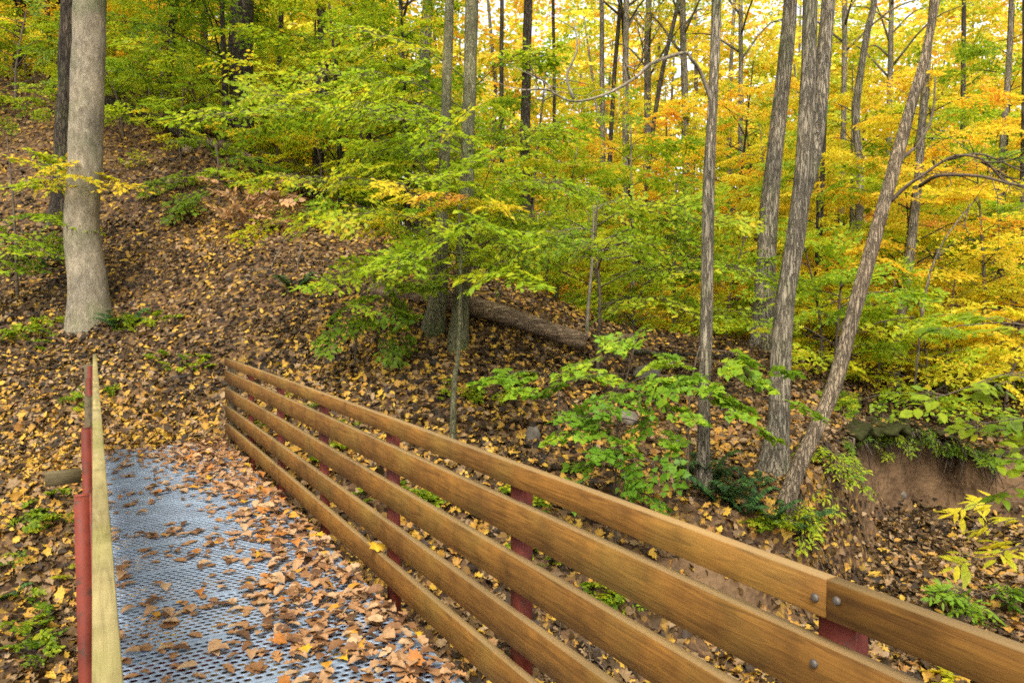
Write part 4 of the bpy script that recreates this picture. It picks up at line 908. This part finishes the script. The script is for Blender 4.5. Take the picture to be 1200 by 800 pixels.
# overhanging root mat of the cut bank
def bank_edge(px):
    """depth and height where the bank top breaks off"""
    w = np.arange(8.5, 14, .03); P = at(px, 400, 1.0) - CAM; u, q = uw(P[0], P[1]); z = ground(u / q * w, w)
    top = float(np.interp(12.6, w, z)); k = int(np.argmax(z > top - .42)); return float(w[k]), float(z[min(k + 18, len(z) - 1)])
def edge_point(px, dw=0.0):
    we, ze = bank_edge(px); P = at(px, 400, 1.0) - CAM; u, q = uw(P[0], P[1]); x, y = xy(u / q * (we + dw), we + dw); return np.array([x, y, ze])
rm = MB(); p0 = edge_point(1060)
rt = thing('root_mat', 'dark overhanging mat of roots and soil along the cut bank edge', 'roots', p0)
for i in range(110):
    s0 = edge_point(R.uniform(992, 1170), -.1) + [0, 0, -.1 + R.uniform(-.08, .03)]; l = R.uniform(.12, .6)
    rm.tube([s0 + FV * .25 - p0, s0 - p0 - FV * .12, s0 - p0 - FV * R.uniform(.1, .25) - np.array([0, 0, l]) + RV * R.uniform(-.2, .2)], [.02, R.uniform(.008, .018), .003], 5)
obj('root', rm.data('root', True), BARK_TWIG, rt)['kind'] = 'stuff'
sm = MB(); us = np.linspace(985, 1180, 80); sec = 11; V = []
for i, px in enumerate(us):
    c = edge_point(px, .12)
    th = .09 + .06 * float(fbm(np.array(px * .05), np.array(2.0), 5)); en = min(1, i / 6, (79 - i) / 6) * (.8 + .5 * math.exp(-((px - 1020) / 22) ** 2))
    for j in range(sec):
        a = 2 * math.pi * j / sec; q = 1 + .6 * float(vnoise(np.array(px * .16 + j), np.array(j * 1.7), 9))
        V.append(c - FV * (math.cos(a) * (.46 + .1 * math.sin(px * .11)) * q * en) + np.array([0, 0, math.sin(a) * th * q * en - .08]) - p0)
sm.add(V, [(i * sec + j, i * sec + (j + 1) % sec, (i + 1) * sec + (j + 1) % sec, (i + 1) * sec + j) for i in range(79) for j in range(sec)])
obj('soil_lip', sm.data('soil_lip', True), EARTH, rt)
n = 520; Pl = []
for k in range(n):
    e = edge_point(R.uniform(990, 1175), R.uniform(-.36, .35)); Pl.append(e + [0, 0, R.uniform(-.02, .04) - .02])
an = NR.uniform(0, 6.28, n)
V, T, r = leaf_mesh(np.array(Pl), np.stack([np.cos(an), np.sin(an), NR.normal(size=n) * .3], 1), NR.normal(size=(n, 3)) * .4 + [0, 0, 1], NR.uniform(.06, .11, n), np.clip(NR.random(n) * .95, 0, 1), 'ovate')
o = obj('leaf_litter', mesh_data('leaf_litter', V, [T], False, r), LITTER); o['kind'] = 'stuff'; tag(o, 'fallen leaves lying on the overhanging edge of the cut bank', 'leaves')
f = Fol('long', .07, 58, SPRAYS_S, .5)
for k in range(34):
    p = edge_point(R.uniform(990, 1172), R.uniform(-.42, -.1)); q = R.uniform(-1, 1)
    f.spray(p + [0, 0, R.uniform(-.12, .04)], -FV * R.uniform(.3, 1) + RV * q - np.array([0, 0, R.uniform(.2, 1.1)]), R.uniform(.12, .28), R.uniform(0, .3), .15)
o = obj('bank_moss', f.data('bank_moss'), GREEN); o['kind'] = 'stuff'; tag(o, 'mossy green growth trailing over the cut bank edge', 'moss')

# ---------------------------------------------------------------- leaf litter
def normals(x, y, e=.06):
    zx = (gz(x + e, y) - gz(x - e, y)) / (2 * e); zy = (gz(x, y + e) - gz(x, y - e)) / (2 * e)
    return nrm(np.stack([-zx, -zy, np.ones_like(zx)], 1))
def litter(name, label, u0, u1, w0, w1, n, shape, size, tilt=.5, lift=.03):
    u = NR.uniform(u0, u1, n); w = NR.uniform(w0, w1, n)
    keep = np.abs(u) < w * .78 + 1.0; u, w = u[keep], w[keep]
    z, dirt, s = ground(u, w, True); x, y = xy(u, w)
    keep = (dirt < .55 + .3 * NR.random(len(u))) & ~((x > -.05) & (x < 1.5) & (y < 9.95) & (z > -.3))
    keep &= NR.random(len(x)) < np.clip(.62 + 1.5 * fbm(x * .6 + 3, y * .6, 91) + .5 * fbm(x * 2.4, y * 2.4, 93), .5, 1)
    x, y, z = x[keep], y[keep], z[keep]; n = len(x)
    N = normals(x, y); N = N + NR.normal(size=(n, 3)) * tilt; a = NR.uniform(0, 6.283, n)
    D = np.stack([np.cos(a), np.sin(a), np.zeros(n)], 1); D = D - N * (D * N).sum(1, keepdims=True) / (N * N).sum(1, keepdims=True)
    col = np.clip(NR.random(n) * .88 + .03 + .40 * fbm(x * .45, y * .45, 61) + .2 * fbm(x * 2.2, y * 2.2, 63), 0, 1)
    col = np.where(NR.random(n) < (.10 + .24 * np.clip(.5 + 1.2 * fbm(x * .4 + 7, y * .4, 71), 0, 1)) * np.clip(1.25 - .22 * uw(x, y)[0], .3, 1), .90 + .1 * NR.random(n), col * .93)
    S = size * (.65 + .7 * NR.random(n))
    P = np.stack([x, y, z + lift * (.2 + 1.3 * NR.random(n))], 1) - D * S[:, None] * .5
    V, T, r = leaf_mesh(P, D, N, S, col, shape, .22, .45)
    o = obj(name, mesh_data(name, V, [T], False, r), LITTER); o['kind'] = 'stuff'; tag(o, label, 'leaves'); return o
litter('leaf_litter', 'fallen lobed leaves covering the near banks', -8, 9, 5, 10.5, 15000, 'maple', .115)
litter('leaf_litter', 'fallen oak leaves covering the near banks', -8, 9, 5, 11, 9000, 'oak', .11)
litter('leaf_litter', 'fallen broken leaves covering the near banks', -8, 9, 5, 11.5, 22000, 'dry', .085)
litter('leaf_litter', 'fallen leaves covering the leafy slope', -12, 14, 8, 15, 80000, 'ovate', .095)
litter('leaf_litter', 'fallen leaves higher on the slope and in the woods', -20, 22, 14, 27, 75000, 'ovate', .12)
# fallen twigs among the leaves
tw = MB()
for k in range(420):
    u = R.uniform(-9, 9); w = R.uniform(6, 17)
    if abs(u) > w * .75: continue
    x, y = xy(u, w); z = float(gz(x, y)); q = R.uniform(0, 6.28); l = R.uniform(.12, .5); d = np.array([math.cos(q), math.sin(q), 0])
    if -.1 < x < 1.6 and y < 10: continue
    e = np.array([x, y, 0]) + d * l; e[2] = float(gz(e[0], e[1])) + .03; m_ = (np.array([x, y, z + .03]) + e) / 2 + [R.uniform(-.04, .04), R.uniform(-.04, .04), .02]
    tw.tube([(x, y, z + .02), m_, e], [.008, .006, .003], 4)
o = obj('fallen_twigs', tw.data('fallen_twigs'), BARK_TWIG); o['kind'] = 'stuff'; tag(o, 'small twigs scattered among the fallen leaves', 'twigs')

# green seedlings among the litter
f = Fol('ovate', .07, 55, SPRAYS_S, .4)
for (px, py, sx, sy, n) in [(160, 385, 30, 12, 10), (30, 395, 40, 20, 12), (40, 640, 40, 60, 9), (30, 740, 35, 50, 9), (480, 590, 50, 25, 14), (620, 600, 40, 20, 10), (20, 300, 30, 40, 8), (340, 480, 40, 15, 6), (560, 470, 60, 20, 8), (990, 480, 30, 15, 12), (1100, 460, 60, 15, 16), (110, 470, 40, 20, 6),
                            (220, 430, 60, 10, 6), (1130, 430, 60, 12, 14), (1010, 440, 50, 12, 14), (640, 650, 50, 20, 10), (700, 720, 40, 20, 8), (900, 620, 30, 10, 6), (400, 520, 30, 20, 8)]:
    for k in range(n):
        p, w = hit(R.gauss(px, sx * .5), min(800, R.gauss(py, sy * .5)))
        for q in range(3):
            a = R.uniform(0, 6.28); f.spray(p + [0, 0, R.uniform(.04, .16)], (math.cos(a), math.sin(a), .25), R.uniform(.10, .22), R.uniform(.1, .8), .2, R.uniform(.04, .075))
o = obj('seedling_cover', f.data('seedling_cover'), GREEN); o['kind'] = 'stuff'; tag(o, 'small green seedlings dotted among the fallen leaves', 'seedlings')
# dead brush with tan leaves on the slope
f = Fol('ovate', .14, 66, SPRAYS_S, .7); bb, bw_ = hit(285, 268)
for k in range(7):
    e = at(R.uniform(245, 330), R.uniform(215, 262), bw_ - R.uniform(0, .5)); f.limb([bb * 0, (e - bb) * .5 + [0, 0, .1], e - bb], .015, .005, 7, 4, 3, .45, .5, .3)
t = thing('dead_brush', 'fallen brush with dry tan leaves high on the slope', 'brush', bb)
obj('branches', f.wood.data('branches', True), BARK_TWIG, t); obj('leaves', f.data('leaves'), TAN, t)

# ---------------------------------------------------------------- dry leaves on the deck
spots = []
for k in range(4400):
    y = R.uniform(2.9, 9.95); x = R.uniform(.04, 1.425)
    right = 1 / (1 + math.exp(-(x - .93 - .10 * math.sin(y * 1.3)) / .10)); endp = max(0, (y - 8.3) / 1.6)
    patch = max(0, .55 * float(fbm(np.array(x * 1.8), np.array(y * 1.8), 15)) + .17)
    if R.random() < min(1, .95 * right + .4 * endp + patch * .75): spots.append((x, y, .95 * right))
VAR = []
for i, (shape, col, word) in enumerate([('oak', .55, 'brown'), ('maple', .5, 'brown'), ('oak', .66, 'tan'), ('dry', .70, 'tan'), ('dry', .77, 'pale tan'), ('maple', .85, 'rusty orange'), ('dry', .42, 'dark brown'), ('maple', .97, 'yellow'), ('oak', .82, 'rusty'), ('dry', .60, 'light brown'), ('ovate', .92, 'golden'), ('dry', .3, 'dark brown')]):
    V, T, r = leaf_mesh(np.zeros((1, 3)) - [[.5, 0, 0]], np.array([[1., 0, 0]]), np.array([[0, 0, 1.]]), 1.0, np.array([col]), shape, .2, .32)
    V[:, 2] -= V[:, 2].min(); VAR.append((mesh_data('fallen_leaf', V, [T], False, r), word, {'dry': 'crumpled', 'oak': 'oak shaped', 'maple': 'maple shaped', 'ovate': 'oval'}[shape], (V, T, r)))
WT = [6, 2.5, 6, 6, 4.5, 1.0, 4, .4, 2, 7.5, .7, 3.5]
def cam_depth(s): return uw(s[0], s[1])[1]
spots.sort(key=cam_depth); vis = [s for s in spots if abs((uw(s[0], s[1])[0]) / cam_depth(s)) < .72 and cam_depth(s) > 3.15]
rest = vis[300:]
for s in vis[:300]:
    v = R.choices(range(12), WT)[0]; me_, word, shp, _ = VAR[v]; sz = R.uniform(.058, .115)
    o = obj('fallen_leaf', me_, DECKLEAF); o.location = (s[0], s[1], .003 + s[2] * R.uniform(0, .05)); tl = .06 + .24 * s[2]
    o.rotation_euler = (R.gauss(0, tl), R.gauss(0, tl), R.uniform(0, 6.28)); o.scale = (sz, sz, sz)
    where = 'in the drift along the right railing' if s[2] > .5 else 'on the open metal grating'
    tag(o, f'dry {word} {shp} leaf lying {where}', 'leaf', f'{word} {shp} leaves {where}')
VV, TT, RR = [], [], []; n0 = 0
for s in rest:
    v = R.choices(range(12), WT)[0]; V, T, r = VAR[v][3]; sz = R.uniform(.058, .115); tl = .06 + .24 * s[2]
    M = np.array(Matrix.Rotation(R.uniform(0, 6.28), 3, 'Z') @ Matrix.Rotation(R.gauss(0, tl), 3, 'X') @ Matrix.Rotation(R.gauss(0, tl), 3, 'Y'))
    VV.append(V @ M.T * sz + [s[0], s[1], .003 + s[2] * R.uniform(0, .05)]); TT.append(T + n0); RR.append(r); n0 += len(V)
o = obj('deck_leaf_drift', mesh_data('deck_leaf_drift', np.vstack(VV), [np.vstack(TT)], False, np.concatenate(RR)), DECKLEAF); o['kind'] = 'stuff'; tag(o, 'drift of dry leaves on the far part of the deck', 'leaves')
# one yellow leaf resting on the lowest railing board
o = obj('fallen_leaf', VAR[7][0], DECKLEAF); o.location = (RX0 + .018, 4.15, TOPS_R[4] + .004); o.scale = (.12, .12, .12); o.rotation_euler = (.1, -.3, 1.2); tag(o, 'golden leaf caught on the lowest railing board', 'leaf')

# look-alike trees and shrubs: say which one, counted from the left
seen = {}
for o in list(COL.objects):
    if o.parent is None and o.name.startswith(('understorey_tree', 'shrub')): seen.setdefault(o['label'], []).append(o)
ORD = ['leftmost', 'second from left', 'third from left', 'fourth from left', 'fifth from left', 'sixth from left', 'seventh from left', 'eighth from left']
for lab, os_ in seen.items():
    if len(os_) < 2: continue
    os_.sort(key=lambda o: uw(o.location.x, o.location.y)[0] / uw(o.location.x, o.location.y)[1])
    for o, w_ in zip(os_, ORD): o['label'] = f'{w_} {lab}'
